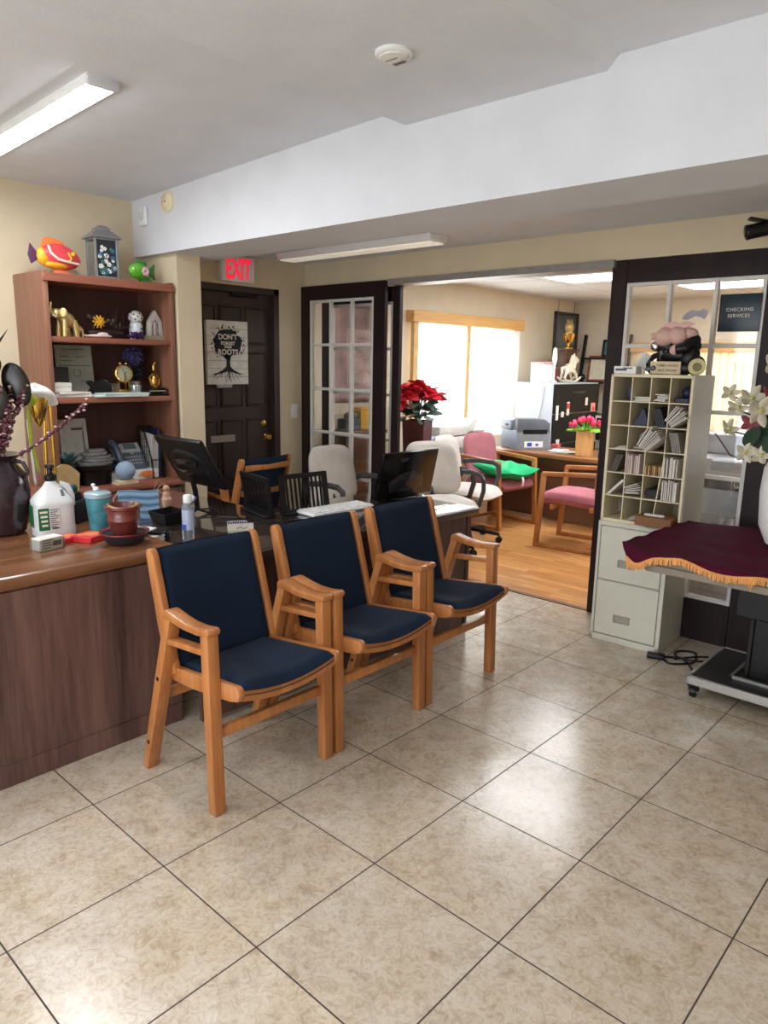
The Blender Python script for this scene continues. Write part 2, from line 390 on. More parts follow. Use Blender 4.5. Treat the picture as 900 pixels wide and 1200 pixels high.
# exit door
dr = MB(); dr.b2((XL-.10, 1.66, 0), (XL-.055, 2.33, 2.04))
for (a, b, c, d) in [(1.70, 1.80, 1.66, 1.92), (1.86, 2.04, 1.66, 1.92), (2.10, 2.27, 1.66, 1.92), (1.70, 1.80, 1.18, 1.58), (1.86, 2.04, 1.18, 1.58), (2.10, 2.27, 1.18, 1.58), (1.70, 1.80, .62, 1.06), (1.86, 2.04, .62, 1.06), (2.10, 2.27, .62, 1.06), (1.86, 2.04, .15, .5), (2.10, 2.27, .15, .5)]:
    dr.b2((XL-.06, a, c), (XL-.046, b, d), .006)
    for q in ((a-.012, c-.012, b+.012, c), (a-.012, d, b+.012, d+.012), (a-.012, c, a, d), (b, c, b+.012, d)):
        dr.b2((XL-.058, q[0], q[1]), (XL-.042, q[2], q[3]), .003)
door = struct('door_1', dr, m_door)
fr = MB(); fr.b2((XL-.12, 2.33, 0), (XL+.004, 2.385, 2.08), .004); fr.b2((XL-.12, 1.62, 2.03), (XL+.004, 2.385, 2.08), .004); struct('door_frame', fr, m_door, parent=door)
kn = MB(); kn.lathe([(.028, 0), (.028, .006), (.012, .012), (.012, .03), (.026, .04), (.030, .055), (.022, .068), (0.001, .07)], (XL-.055, 2.262, .917), rot=(0, PI/2, 0)); kn.build('door_knob', m_brass, door, 'round brass knob')
kn = MB(); kn.lathe([(.03, 0), (.03, .012), (.02, .02), (.012, .022), (.001, .024)], (XL-.055, 2.252, 1.028), rot=(0, PI/2, 0)); kn.build('deadbolt', m_brass, door, 'brass deadbolt')
ms = MB(); ms.b2((XL-.05, 1.735, .90), (XL-.04, 1.965, .955), .004); ms.b2((XL-.042, 1.745, .925), (XL-.036, 1.955, .95), .002); ms.build('mail_slot', m_alu, door, 'metal mail slot')
dc = MB(); dc.b2((XL-.05, 1.95, 2.0), (XL-.02, 2.2, 2.035), .006); dc.bar((XL-.03, 2.05, 2.03), (XL-.02, 2.30, 2.04), .016, .01); dc.build('door_closer', m_black, door)
# french doors
def french(name, x0, x1, y, th, zt, stile, cols, zrow, rows, fixed, label=None, top=.11):
    f = MB(); gx0, gx1 = x0+stile[0], x1-stile[1]; gz0 = zt-top-rows*zrow; gz1 = zt-top
    f.b2((x0, y, 0), (gx0, y+th, zt), .004); f.b2((gx1, y, 0), (x1, y+th, zt), .004); f.b2((gx0, y, gz1), (gx1, y+th, zt), .002); f.b2((gx0, y, 0), (gx1, y+th, gz0), .002)
    o = struct(name, f, m_dark, label)
    mu = MB(); b = .022
    for i in range(cols+1):
        cx = gx0+(gx1-gx0)*i/cols; cx = min(max(cx, gx0+b/2), gx1-b/2); mu.b2((cx-b/2, y+.004, gz0), (cx+b/2, y+th-.004, gz1), .003)
    for j in range(rows+1):
        cz = gz0+(gz1-gz0)*j/rows; cz = min(max(cz, gz0+b/2), gz1-b/2); mu.b2((gx0, y+.006, cz-b/2), (gx1, y+th-.006, cz+b/2), .003)
    mu.build('muntin_grid', m_muntin, o, 'white muntins')
    MB().b2((gx0, y+th/2-.002, gz0), (gx1, y+th/2+.002, gz1)).build('glass_pane', m_gp, o)
    return o
d2 = french('door_2', -3.315, -2.385, 2.60, .04, 2.118, (.105, .115), 3, .348, 5, False)
d3 = french('door_3', -3.175, -2.325, 2.70, .04, 2.085, (.105, .07), 3, .345, 5, False)
d4 = french('door_4', -.655, .42, 2.655, .045, 2.122, (.095, .235), 3, .352, 5, True, top=.125)

# office window with frame and pane, blind hung before it
wd = MB()
for y0, y1 in ((4.02, 4.10), (4.86, 4.92), (5.72, 5.78)): wd.b2((XL-.10, y0, .78), (XL-.05, y1, 1.93), .004)
wd.b2((XL-.10, 4.02, .78), (XL-.05, 5.78, .84), .004); wd.b2((XL-.10, 4.02, 1.87), (XL-.05, 5.78, 1.93), .004)
w1 = struct('window_1', wd, M('tan_window_frame', (206, 172, 118), .5))
MB().b2((XL-.08, 4.05, .8), (XL-.076, 5.75, 1.9)).build('glass_pane', m_gp, w1)
bl = thing('vertical_blind', 'sunlit white vertical blind with wooden valance on the office side wall', 'window blind', (XL, 4.9, 1.99))
v = MB(); v.b2((.0, -.97, -.075), (.10, .985, .035), .005); v.build('valance', WOOD('valance_oak', (206, 156, 88), (222, 174, 108), (234, 192, 130), 'Y', 10, .4), bl, 'light oak valance')
s = MB(); m_bl = blind_mat('blind_vane', (244, 243, 240), .6)
for k in range(22):
    y = -.83+k*.083
    if k == 10: continue
    s.box((.05+.004*(k % 2), y, -.66), (.003, .096, 1.16), (0, 0, R(-5)))
s.build('blind_vanes', m_bl, bl)
for a, b in (((.03, -.93, -1.2), (.075, -.86, -.07)), ((.035, -.06, -1.2), (.07, -.005, -.07))): s = MB(); s.b2(a, b, .004); s.build('upright', M('tan_jamb', (214, 178, 120), .5), bl, 'tan wooden upright')
# back office window
wd = MB(); wd.b2((-2.45, 7.33, .82), (-2.39, 7.40, 1.78)); wd.b2((-.81, 7.33, .82), (-.75, 7.40, 1.78)); wd.b2((-2.45, 7.33, 1.72), (-.75, 7.40, 1.78)); wd.b2((-2.45, 7.33, .82), (-.75, 7.40, .87))
w2 = struct('window_2', wd, M('tan_window_frame', (206, 172, 118), .5)); MB().b2((-2.4, 7.36, .85), (-.8, 7.364, 1.75)).build('glass_pane', m_gp, w2)
bl = thing('vertical_blind', 'cream vertical blind with wooden valance seen through the right fixed french panel', 'window blind', (-1.6, 7.29, 1.80))
v = MB(); v.b2((-.95, -.10, -.09), (.95, 0, .02), .005); v.build('valance', WOOD('valance_oak', (206, 156, 88), (222, 174, 108), (234, 192, 130), 'Y', 10, .4), bl)
s = MB(); m_bl2 = blind_mat('cream_blind_vane', (238, 229, 208))
for k in range(22): s.box((-.9+k*.086, -.05-.004*(k % 2), -.55), (.098, .003, .95), (0, 0, R(5)))
s.build('blind_vanes', m_bl2, bl)

# ================================================================= CEILING FITTINGS
m_lens = EMIT('lit_diffuser', (246, 250, 255), 31.0)
t = thing('ceiling_light', 'lit long white wraparound light fixture on the front ceiling', 'ceiling light', (-2.205, .075, 2.60))
h = MB(); h.prism([(-.060, 0), (.060, 0), (.068, -.045), (.062, -.058), (-.062, -.058), (-.068, -.045)], 1.26, Matrix(((0, 0, 1, -.63), (1, 0, 0, 0), (0, 1, 0, 0), (0, 0, 0, 1))), .004)
h.xf(Matrix.Rotation(-R(2.1), 4, 'Y')); h.build('housing', m_wp, t)
h = MB(); h.prism([(-.059, -.054), (.059, -.054), (.05, -.064), (-.05, -.064)], 1.236, Matrix(((0, 0, 1, -.618), (1, 0, 0, 0), (0, 1, 0, 0), (0, 0, 0, 1))), .002)
h.xf(Matrix.Rotation(-R(2.1), 4, 'Y')); h.build('diffuser', m_lens, t, 'glowing white lens')
for x in (-.622, .622):
    h = MB(); h.box((x, 0, -.034), (.02, .136, .072), None, .01, 2); h.xf(Matrix.Rotation(-R(2.1), 4, 'Y')); h.build('end_cap', M('end_cap_grey', (205, 206, 210), .4, var=.02), t)
t = thing('ceiling_light', 'dim narrow light fixture on the low ceiling behind the beam', 'ceiling light', (-2.30, 2.20, 2.30))
h = MB(); h.prism([(-.09, 0), (.09, 0), (.075, -.045), (-.075, -.045)], 1.45, Matrix(((0, 0, 1, -.725), (1, 0, 0, 0), (0, 1, 0, 0), (0, 0, 0, 1))), .004); h.build('housing', m_wp, t)
h = MB(); h.b2((-.71, -.065, -.052), (.71, .065, -.044), .003); h.build('diffuser', EMIT('low_diffuser', (255, 246, 228), .18), t)
m_trof = EMIT('troffer_lens', (246, 250, 255), 9.5)
for (x, y, lab) in [(-1.75, 4.95, 'lit ceiling panel light nearest the opening, above the tulips'), (-1.0, 6.2, 'lit ceiling panel light seen through the top of the right french panel'), (-.35, 5.0, 'lit ceiling panel light nearest the right french panel, above its panes'), (-1.62, 3.72, 'lit ceiling panel light just inside the office opening')]:
    t = thing('ceiling_panel_light', lab, 'ceiling light', (x, y, 2.33))
    f = MB(); f.b2((-.60, -.30, -.006), (.60, -.26, .0)); f.b2((-.60, .26, -.006), (.60, .30, 0)); f.b2((-.60, -.26, -.006), (-.56, .26, 0)); f.b2((.56, -.26, -.006), (.60, .26, 0)); f.build('frame', m_wp, t)
    MB().b2((-.56, -.26, -.004), (.56, .26, 0)).build('diffuser', m_trof, t)
t = thing('smoke_detector', 'round white smoke detector on the lowered ceiling panel', 'smoke detector', (-.475, .545, 2.552))
s = MB(); s.lathe([(.064, 0), (.066, -.008), (.060, -.014), (.054, -.015)], seg=36); s.build('base', m_wp, t)
s = MB(); s.lathe([(.052, -.014), (.048, -.020), (.03, -.025), (.001, -.026)], seg=36); s.build('cover', M('detector_cream', (224, 222, 214), .5), t)
s = MB()
for k in range(5): s.box((-.02+.01*k, .028, -.0245), (.006, .018, .006))
s.box((0, -.012, -.0265), (.05, .004, .002)); s.build('vents', M('vent_grey', (120, 118, 112), .6), t)
t = thing('wall_detector', 'small square white motion sensor near the left end of the beam', 'sensor', (-3.17, 1.15, 2.425))
s = MB(); s.box((0, -.012, 0), (.085, .024, .12), None, .012, 3); s.build('body', m_wp, t)
s = MB(); s.lathe([(.028, 0), (.026, .008), (.012, .012), (.001, .012)], (0, -.024, 0), rot=(PI/2, 0, 0)); s.build('lens', M('sensor_lens', (205, 205, 205), .3), t)
t = thing('alarm_disc', 'round cream disc detector on the beam beside the square sensor', 'detector', (-2.885, 1.15, 2.478))
s = MB(); s.lathe([(.062, 0), (.062, .012), (.05, .022), (.001, .026)], rot=(PI/2, 0, 0), seg=36); s.build('body', M('cream_plastic', (228, 216, 180), .5), t)
s = MB(); s.lathe([(.008, .025), (.006, .03), (.001, .03)], rot=(PI/2, 0, 0)); s.build('indicator', M('dull_grey', (150, 146, 136), .5), t)
t = thing('exit_sign', 'red lettered EXIT sign above the dark panelled door', 'exit sign', (XL, 1.955, 2.188))
s = MB(); s.box((.03, 0, 0), (.055, .30, .185), None, .008, 2); s.build('housing', m_wp, t)
s = MB(); s.text('EXIT', .20, yz(.058, .0, -.006) @ Matrix.Diagonal((.56, 1, 1, 1)), .0015, .007); s.build('lettering', EMIT('exit_red', (226, 30, 60), .5), t, 'red letters EXIT')
t = thing('light_switch', 'white light switch plate on the beige wall right of the exit door', 'light switch', (XL, 2.535, 1.118))
s = MB(); s.box((.004, 0, 0), (.008, .072, .118), None, .003, 2); s.build('plate', m_wp, t); s = MB(); s.box((.012, 0, .006), (.012, .01, .024), (0, .3, 0)); s.build('toggle', m_wp, t)
t = thing('security_camera', 'small black bullet security camera below the low ceiling at right', 'security camera', (.175, 2.45, 2.285))
s = MB(); s.lathe([(.045, .015), (.045, -.012), (.02, -.02)], (.10, .05, 0)); s.tube([(.10, .05, -.015), (.10, .05, -.06), (.06, .02, -.09)], .012); s.build('bracket', m_black, t)
s = MB(); s.cyl((.10, .02, -.09), (-.03, -.05, -.12), .034, seg=24); s.cyl((-.03, -.05, -.12), (-.04, -.055, -.1225), .036, .034, 24); s.box((.03, -.015, -.072), (.15, .06, .01), (0, .2, .5), .004); s.build('body', m_black, t)
s = MB(); s.lathe([(.022, 0), (.022, .004), (.001, .008)], (-.04, -.056, -.1225), rot=(0, -PI/2-.2, .5)); s.build('lens', m_gloss, t)

# tree sign on the door
t = thing('wall_sign', "white plank sign reading DON'T FORGET YOUR ROOTS with a black tree, on the exit door", 'sign', (XL-.035, 1.878, 1.58))
s = MB(); s.box((.028, 0, 0), (.032, .375, .47), None, .003); s.build('board', M('white_planks', (226, 226, 222), .7), t)
s = MB()
for k in range(1, 8): s.b2((.0435, -.187, -.235+k*.0588-.0012), (.0446, .187, -.235+k*.0588+.0012))
s.build('plank_grooves', M('groove_grey', (110, 108, 106), .8), t)
s = MB(); rnd = random.Random(3)
pts = []
for k in range(48):
    a = 2*PI*k/48; r = 1+.10*math.sin(7*a)*.4+rnd.uniform(-.06, .06); pts.append((.128*r*math.cos(a), .072+.102*r*math.sin(a)))
s.prism(pts, .0018, yz(.0442, 0, 0))
for k in range(60):
    a = rnd.uniform(0, 2*PI); r = rnd.uniform(1.0, 1.28); q = rnd.uniform(.003, .009); cx, cy = .128*r*math.cos(a), .075+.105*r*math.sin(a)
    if cy < -.04: continue
    s.prism([(cx-q, cy), (cx, cy-q*.6), (cx+q, cy+q*.3), (cx, cy+q)], .0018, yz(.0442, 0, 0))
s.prism([(-.03, -.02), (.03, -.02), (.016, -.06), (.018, -.10), (.045, -.125), (.10, -.15), (.155, -.16), (.09, -.158), (.04, -.145), (.012, -.14), (.004, -.21), (-.004, -.14), (-.012, -.14), (-.05, -.148), (-.12, -.165), (-.155, -.165), (-.09, -.145), (-.04, -.12), (-.018, -.10), (-.015, -.06)], .0018, yz(.0442, 0, 0))
for (x0, y0, x1, y1) in [(-.05, -.14, -.07, -.19), (-.06, -.15, -.11, -.195), (-.03, -.14, -.03, -.20), (.03, -.14, .05, -.20), (.05, -.14, .09, -.195), (.02, -.14, .015, -.215), (-.01, -.15, -.02, -.22), (.09, -.15, .13, -.185), (-.10, -.155, -.14, -.185), (0, -.16, .03, -.215)]:
    s.bar((.0445, x0, y0), (.0445, x1, y1), .0024, .005, w2=.002, h2=.002)
s.build('tree_print', M('tree_ink', (34, 36, 44), .8), t, 'black tree with spreading roots')
s = MB()
for tx, z, sz in (("DON'T", .115, .055), ('FORGET', .069, .034), ('YOUR', .042, .024), ('ROOTS', .004, .056)): s.text(tx, sz, yz(.0462, 0, z), .0006, .0016)
s.build('lettering', m_paper, t, 'white letters')
s = MB(); s.box((.03, -.03, -.245), (.03, .13, .03), (0, .2, 0), .008, 2)
for k in range(9): s.ell((.05, -.085+k*.013, -.245+.005*math.sin(k*2)), (.008, .008, .009), seg=8, rings=6)
s.build('ribbon', M('pale_lilac', (206, 196, 214), .7), t, 'pale ribbon at the lower edge')

# CHECKING SERVICES sign on the french panel
t = thing('window_sign', 'dark teal square sign reading CHECKING SERVICES on the right french panel', 'sign', (.070, 2.652, 1.812))
s = MB(); s.box((0, -.004, 0), (.205, .006, .19), None, .0028, 2); s.build('board', M('dark_teal', (20, 44, 54), .35, var=.03), t)
s = MB(); s.text('CHECKING', .0245, xz(0, -.0075, .0155), .0006, 0, sp=1.12); s.text('SERVICES', .0245, xz(-.002, -.0075, -.0155), .0006, 0, sp=1.12); s.build('lettering', m_paper, t, 'white letters CHECKING SERVICES')
s = MB(); s.prism([(-.07, -.02), (-.05, .005), (-.02, .022), (.02, .015), (.04, .028), (.07, .012), (.062, -.015), (.05, -.03), (.03, -.018), (0, -.012), (-.03, -.03), (-.06, -.03)], .002, xz(0, 0, 0)); o = s.build('reflection_patch', M('pale_lilac_grey', (176, 174, 186), .6), loc=(-.165, 2.676, 1.815)); tag(o, 'pale grey cloud shaped reflection patch on the middle pane, left of the teal sign', 'reflection')  # reflection blotch on the glass, modelled as a flat grey shape

# ================================================================= HUTCH (bookshelf on credenza)
hx0, hx1, hy0, hy1 = XL+.005, -2.92, .355, 1.185
t = thing('hutch', 'tall brown wood bookshelf hutch with rounded corners against the left wall', 'bookshelf', (0, 0, 0))
s = MB(); s.b2((hx0, hy0, .745), (hx1, hy0+.032, 2.0), .006, 2); s.build('side_panel', m_shelf, t)
s = MB(); s.b2((hx0, hy1-.032, .745), (hx1, hy1, 2.0), .006, 2); s.build('side_panel', m_shelf, t)
s = MB(); pr = []
for k in range(7): a = PI/2*k/6; pr.append((hy1-.035+.035*math.sin(a), 1.99-.035+.035*math.cos(a)))
pl = []
for k in range(7): a = PI/2*k/6; pl.append((hy0+.035-.035*math.cos(a), 1.99-.035+.035*math.sin(a)))
s.prism(pl+pr+[(hy1-.001, 1.945), (hy0+.001, 1.945)], hx1-hx0+.012, yz(hx0, 0, 0)); s.build('top_panel', m_shelfh, t)
for z in (1.642, 1.29): s = MB(); s.b2((hx0, hy0+.03, z-.032), (hx1-.012, hy1-.03, z), .004, 2); s.build('shelf', m_shelfh, t)
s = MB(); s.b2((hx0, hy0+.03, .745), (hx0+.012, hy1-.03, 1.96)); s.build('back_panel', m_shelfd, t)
t = thing('credenza', 'brown wood credenza under the bookshelf hutch', 'credenza', (0, 0, 0))
s = MB(); s.b2((hx0, .0, .71), (-2.86, 1.185, .745), .006, 2); s.build('top', m_shelfh, t)
s = MB(); s.b2((hx0, .02, .06), (-2.885, 1.165, .71)); s.build('carcass', m_desk, t)
for k in range(3):
    d = MB(); d.b2((-2.886, .03+k*.38, .1), (-2.868, .40+k*.38, .69), .004); o = d.build('door', m_desk, t); h = MB(); h.bar((-2.86, .36+k*.36, .5), (-2.86, .36+k*.36, .6), .01, .012, bev=.003); h.build('handle', m_brass, o)
s = MB(); s.b2((hx0, .04, 0), (-2.92, 1.15, .06)); s.build('plinth', m_black, t)

# ================================================================= FRONT COUNTER and GLASS-TOPPED DESK
t = thing('reception_counter', 'wood topped reception counter with dark woodgrain front panel at left', 'counter', (0, 0, 0))
s = MB(); prof = []
for k in range(9): a = -PI/2+PI*k/8; prof.append((-1.245+.027*math.cos(a), .748+.027*math.sin(a)))
s.prism([(-2.05, .721)]+prof+[(-2.05, .775)], 1.9, Matrix(((1, 0, 0, 0), (0, 0, -1, .105), (0, 1, 0, 0), (0, 0, 0, 1)))); s.build('countertop', m_counter, t, 'glossy brown top with rounded edge')
s = MB(); s.b2((-1.26, -1.79, .0), (-1.232, .104, .721), .003); s.build('front_panel', m_desk, t)
s = MB(); s.b2((-1.233, -1.79, .0), (-1.227, .10, .085), .002); s.build('kickboard', m_desk, t)
s = MB(); s.b2((-2.03, -1.79, 0), (-1.26, -1.76, .721), .003); s.build('end_panel', m_desk, t)
s = MB(); s.b2((-2.03, .074, 0), (-1.262, .102, .721), .003); s.build('end_panel', m_desk, t)
ZD = .73
t = thing('office_desk', 'dark glass-topped desk running behind the three blue chairs', 'desk', (0, 0, 0))
ptop = [(-1.085, .11), (-.985, 1.905), (-1.72, 1.945), (-1.78, .96), (-2.74, .93), (-2.74, .11)]
m_dtop = WOOD('dark_desk_top', (56, 42, 40), (76, 58, 54), (92, 72, 66), 'Y', 7, .3, .2, world=True)
s = MB(); s.prism(ptop, .036, Matrix.Translation((0, 0, ZD-.042)), .006); s.build('worktop', m_dtop, t)
def ins(p, k): 
    cx, cy = -1.5, .8; return [(x+(cx-x)*k*(1 if i in (0, 1, 2) else .4), y+(cy-y)*k*.7) for i, (x, y) in enumerate(p)]
s = MB(); s.prism(ins(ptop, .03), .006, Matrix.Translation((0, 0, ZD-.006)), .001); s.build('glass_top', m_top, t, 'clear glass sheet')
s = MB(); s.bar((-1.13, .125, .35), (-1.045, 1.85, .35), .022, .66, up=(0, 0, 1)); 
s.build('front_panel', m_desk, t)
s = MB(); s.b2((-1.70, 1.86, 0), (-1.03, 1.885, ZD-.042)); s.build('end_panel', m_desk, t)
s = MB(); s.b2((-2.70, .13, 0), (-2.67, .9, ZD-.042)); s.build('end_panel', m_desk, t)
s = MB(); s.b2((-1.78, .98, 0), (-1.40, 1.0, ZD-.042)); s.build('end_panel', m_desk, t)

# ================================================================= BLUE ARMCHAIRS
def make_chair(label):
    t = thing('armchair', label, 'chair', (0, 0, 0), 0, 'wooden armchairs with navy upholstery')
    W = .253
    for sg in (-1, 1):
        y = sg*W
        s = MB(); s.bar((.215, y, 0), (.198, y, .645), .042, .046, up=(0, 1, 0), bev=.005); s.build('leg', m_oak, t)
        s = MB(); s.bar((-.222, y, 0), (-.020, y, .648), .040, .050, up=(0, 1, 0), bev=.005)
        s.build('leg', m_oak, t)
        s = MB()
        for z in (.12, .40): x = -.222+.202*z/.648; s.cyl((x, y-.0258, z), (x, y+.0258, z), .0085, seg=12)
        s.build('bolt_hole', m_black, t)
        poly = [(-.046, .640), (-.042, .666), (-.032, .676), (-.015, .677), (.04, .666), (.10, .659), (.16, .660), (.212, .668), (.226, .665), (.229, .655), (.224, .643), (.16, .634), (.08, .633), (0, .642)]
        s = MB(); s.prism(poly, .052, xz(0, y+.026, 0), .005); s.build('armrest', m_oak, t)
        s = MB(); s.bar((-.040, y, .558), (.203, y, .580), .022, .040, up=(0, 1, 0), bev=.004); s.build('side_rail', m_oak, t)
        yr = sg*(W-.036)
        poly = [(-.115, .385), (-.12, .436), (.05, .452), (.20, .472), (.300, .482), (.318, .474), (.322, .455), (.312, .432), (.27, .420), (.05, .392)]
        s = MB(); s.prism(poly, .026, xz(0, yr+.013, 0), .005); s.build('seat_rail', m_oak, t)
        yp = sg*.223
        poly = [(-.085, .40), (-.045, .425), (-.060, .47), (-.165, .835), (-.178, .852), (-.195, .856), (-.212, .848), (-.214, .83), (-.150, .56), (-.110, .44)]
        s = MB(); s.prism(poly, .026, xz(0, yp+.013, 0), .004); s.build('back_post', m_oak, t)
    # curved front seat rail
    s = MB()
    for k in range(12):
        y0, y1 = -.206+.412*k/12, -.206+.412*(k+1)/12; zf = lambda y: .446-.030*(1-(y/.206)**2)
        s.bar((.296, y0, zf(y0)), (.296, y1, zf(y1)), .022, .040, up=(1, 0, 0)) if False else s.box((.296, (y0+y1)/2, (zf(y0)+zf(y1))/2), (.026, (y1-y0)*1.04, .036), (math.atan2(zf(y1)-zf(y0), y1-y0), 0, 0))
    s.build('front_rail', m_oak, t)
    s = MB(); s.bar((.200, -W+.02, .285), (.200, W-.02, .285), .024, .038, bev=.004); s.build('stretcher', m_oak, t)
    s = MB(); s.bar((-.135, -W+.02, .315), (-.135, W-.02, .315), .024, .036, bev=.004); s.build('stretcher', m_oak, t)
    def seat(u, v):
        x = -.165+u*.480; y = (-.205+v*.41); e = min(1, min(u, 1-u)*14, min(v, 1-v)*14); e = math.sqrt(max(e, 0))
        return (x, y, .405+u*.062+.034*e-.030*(1-(2*v-1)**2)*(.35+.65*u))
    s = MB(); s.grid(seat, 26, 24); s.grid(lambda u, v: (seat(u, v)[0], seat(u, v)[1], .392+u*.058-.028*(1-(2*v-1)**2)*(.35+.65*u)), 26, 24); s.build('seat', m_navy, t, angle=60)
    def back(sd):
        def f(u, v):
            z = .425+u*.425; xc = -.075-(z-.43)*.285; y = -.210+v*.420; e = min(1, min(u, 1-u)*16, min(v, 1-v)*18); e = math.sqrt(max(e, 0))
            return (xc+sd*(.006+.020*e)-.016*(1-(2*v-1)**2), y, z)
        return f
    s = MB(); s.grid(back(1), 26, 20); s.grid(back(-1), 26, 20); s.build('backrest', m_navy, t, angle=60)
    for z in (.60, .785):
        x = -.075-(z-.43)*.285-.036; s = MB(); s.bar((x, -.204, z), (x, .204, z), .020, .042, bev=.004); s.build('back_rail', m_oak, t)
    return t
ch = make_chair('navy wooden armchair nearest the camera, first of the three along the desk')
ch.location = (-.780, .067, 0)
dup(ch, (-.782, .638, 0), 0, 'navy wooden armchair in the middle of the row of three along the desk')
dup(ch, (-.788, 1.206, 0), 0, 'navy wooden armchair farthest from the camera in the row of three along the desk')
dup(ch, (-2.965, 1.775, 0), PI+R(4), 'navy wooden armchair seen from behind, pushed up to the exit door')
# ================================================================= FILING CABINET + SORTER (right)
t = thing('filing_cabinet', 'two-drawer putty coloured filing cabinet under the cream mail sorter', 'filing cabinet', (-.236, 2.275, 0), R(3))
s = MB(); s.b2((-.195, .02, .0), (.195, .365, .69), .004); s.b2((-.195, 0, 0), (.195, .025, .035), .002); s.b2((-.195, 0, .665), (.195, .025, .69), .003); s.b2((-.195, 0, 0), (-.180, .025, .69), .002); s.b2((.172, 0, 0), (.195, .025, .69), .002); s.build('body', m_filebeige, t)
for z0, z1 in ((.04, .352), (.358, .662)):
    s = MB(); s.b2((-.178, .002, z0), (.168, .022, z1), .004); d = s.build('drawer', m_filebeige, t)
    zc = z0+.105; xo = -.022
    s = MB(); s.b2((xo-.045, -.003, zc-.022), (xo+.045, .004, zc-.017), .001); s.b2((xo-.045, -.003, zc+.017), (xo+.045, .004, zc+.022), .001); s.b2((xo-.047, -.003, zc-.022), (xo-.042, .004, zc+.022), .001); s.b2((xo+.042, -.003, zc-.022), (xo+.047, .004, zc+.022), .001); s.build('handle', m_alu, d, 'recessed metal pull')
    s = MB(); s.b2((xo-.042, -.0005, zc-.017), (xo+.042, .003, zc+.017)); s.build('recess', M('recess_grey', (158, 154, 140), .5), d)
t = thing('mail_sorter', 'cream pigeonhole mail sorter with twenty-four cubbies standing on the filing cabinet', 'mail sorter', (-.212, 2.285, .69), R(3))
SW, SH, SD = .432, .80, .34
s = MB(); s.b2((-SW/2, 0, 0), (-SW/2+.016, SD, SH), .002); s.build('side_panel', m_sorter, t)
s = MB(); s.b2((SW/2-.016, 0, 0), (SW/2-.001, SD, SH), .002); s.build('side_panel', m_sorter, t)
s = MB(); s.b2((SW/2-.0015, .012, 0), (SW/2+.002, SD, SH), .001); s.build('outer_skin', M('pale_grey_laminate', (206, 208, 202), .35, var=.03), t, 'pale grey outer side')
s = MB(); s.b2((-SW/2, 0, SH-.016), (SW/2, SD, SH), .002); s.build('top_panel', m_sorter, t)
s = MB(); s.b2((-SW/2, 0, 0), (SW/2, SD, .018), .002); s.build('bottom_panel', m_sorter, t)
s = MB(); s.b2((-SW/2+.01, SD-.008, .01), (SW/2-.01, SD-.002, SH-.01)); s.build('back_panel', m_sorter, t)
IW = SW-.034; cw = IW/4; rh = (SH-.034)/6
for k in range(1, 6): s = MB(); s.b2((-SW/2+.014, .004, .018+rh*k-.003), (SW/2-.016, SD-.01, .018+rh*k+.003)); s.build('shelf', m_sorter, t)
for i in range(1, 4):
    x = -SW/2+.016+cw*i; s = MB()
    if i < 3: s.b2((x-.0025, .006, .018), (x+.0025, SD-.01, SH-.016))
    else:
        s.b2((x-.0025, .006, .018+rh*2), (x+.0025, SD-.01, SH-.016)); s.bar((x-.035, .17, .02), (x, .17, .018+rh*3), .005, .31, up=(0, 1, 0))
    s.build('divider', m_sorter, t)
def cub(c, r): return Vector((-SW/2+.016+cw*c, 0, .018+rh*(5-r)+.003))   # column, row from the top
MT = Matrix.Translation((-.212, 2.285, .69)) @ Matrix.Rotation(R(3), 4, 'Z')
def put(mb, name, mat, label, cat, group=None):
    mb.xf(MT); o = mb.build(name, mat); return tag(o, label, cat, group)
rn = random.Random(11)
def lying(c, r, n, wd=.08, th=.006, dx=0, mat=None):
    s = MB(); b = cub(c, r)
    for k in range(n): s.box((b.x+cw/2+dx+rn.uniform(-.004, .004), .12+rn.uniform(-.02, .02), b.z+th/2+k*th), (wd+rn.uniform(-.01, .004), .19, th*.9), (0, 0, rn.uniform(-.06, .06)))
    return s
def standing(c, r, n, h, x0=.008, pitch=.008, lean=0):
    s = MB(); b = cub(c, r)
    for k in range(n):
        hh = h*rn.uniform(.88, 1.0); s.box((b.x+x0+k*pitch+lean*.4*hh, .10+rn.uniform(-.03, .02), b.z+hh/2*math.cos(lean)+.001), (pitch*.72, .18, hh), (0, lean, 0))
    return s
def leaning(c, r, n, h, a, x0):
    s = MB(); b = cub(c, r)
    for k in range(n): s.box((b.x+x0+k*.009+h/2*math.sin(a), .10, b.z+.002+h/2*math.cos(a)), (.006, .2, h), (0, a, 0))
    return s
m_env = M('envelope_paper', (212, 206, 198), .8, var=.08); m_card = M('kraft_paper', (196, 164, 118), .8)
m_navyb = M('navy_folder', (30, 36, 66), .5)
put(MB().box(cub(0, 0)+Vector((cw*.72, .12, .038)), (.036, .12, .074), None, .006, 2), 'card_box', m_navyb, 'dark box in the leftmost cubby of the top row', 'box')
put(lying(1, 0, 4, .085), 'paper_stack', m_env, 'low stack of white papers in the second cubby of the top row', 'paper stack')
put(lying(2, 0, 7, .06, .006, .006), 'paper_stack', m_env, 'thick white card stack in the third cubby of the top row', 'paper stack')
s = MB(); b = cub(3, 0); s.box(b+Vector((.05, .10, .012)), (.07, .12, .024), None, .003); s.ell(b+Vector((.055, .12, .05)), (.03, .04, .034)); put(s, 'hole_punch', m_navyb, 'dark blue and black desk gadget in the top right cubby', 'gadget')
s = MB(); b = cub(1, 1); s.prism([(.012, .002), (.085, .002), (.09, .03), (.07, .085), (.06, .09), (.045, .05)], .18, xz(b.x, .20, b.z)); put(s, 'navy_folder', m_navyb, 'dark navy folder slumped in the second row, second cubby', 'folder')
put(leaning(2, 1, 5, .10, -.35, .055), 'navy_folder', M('black_folder', (28, 28, 38), .5), 'leaning black and navy folders in the second row, third cubby', 'folder')
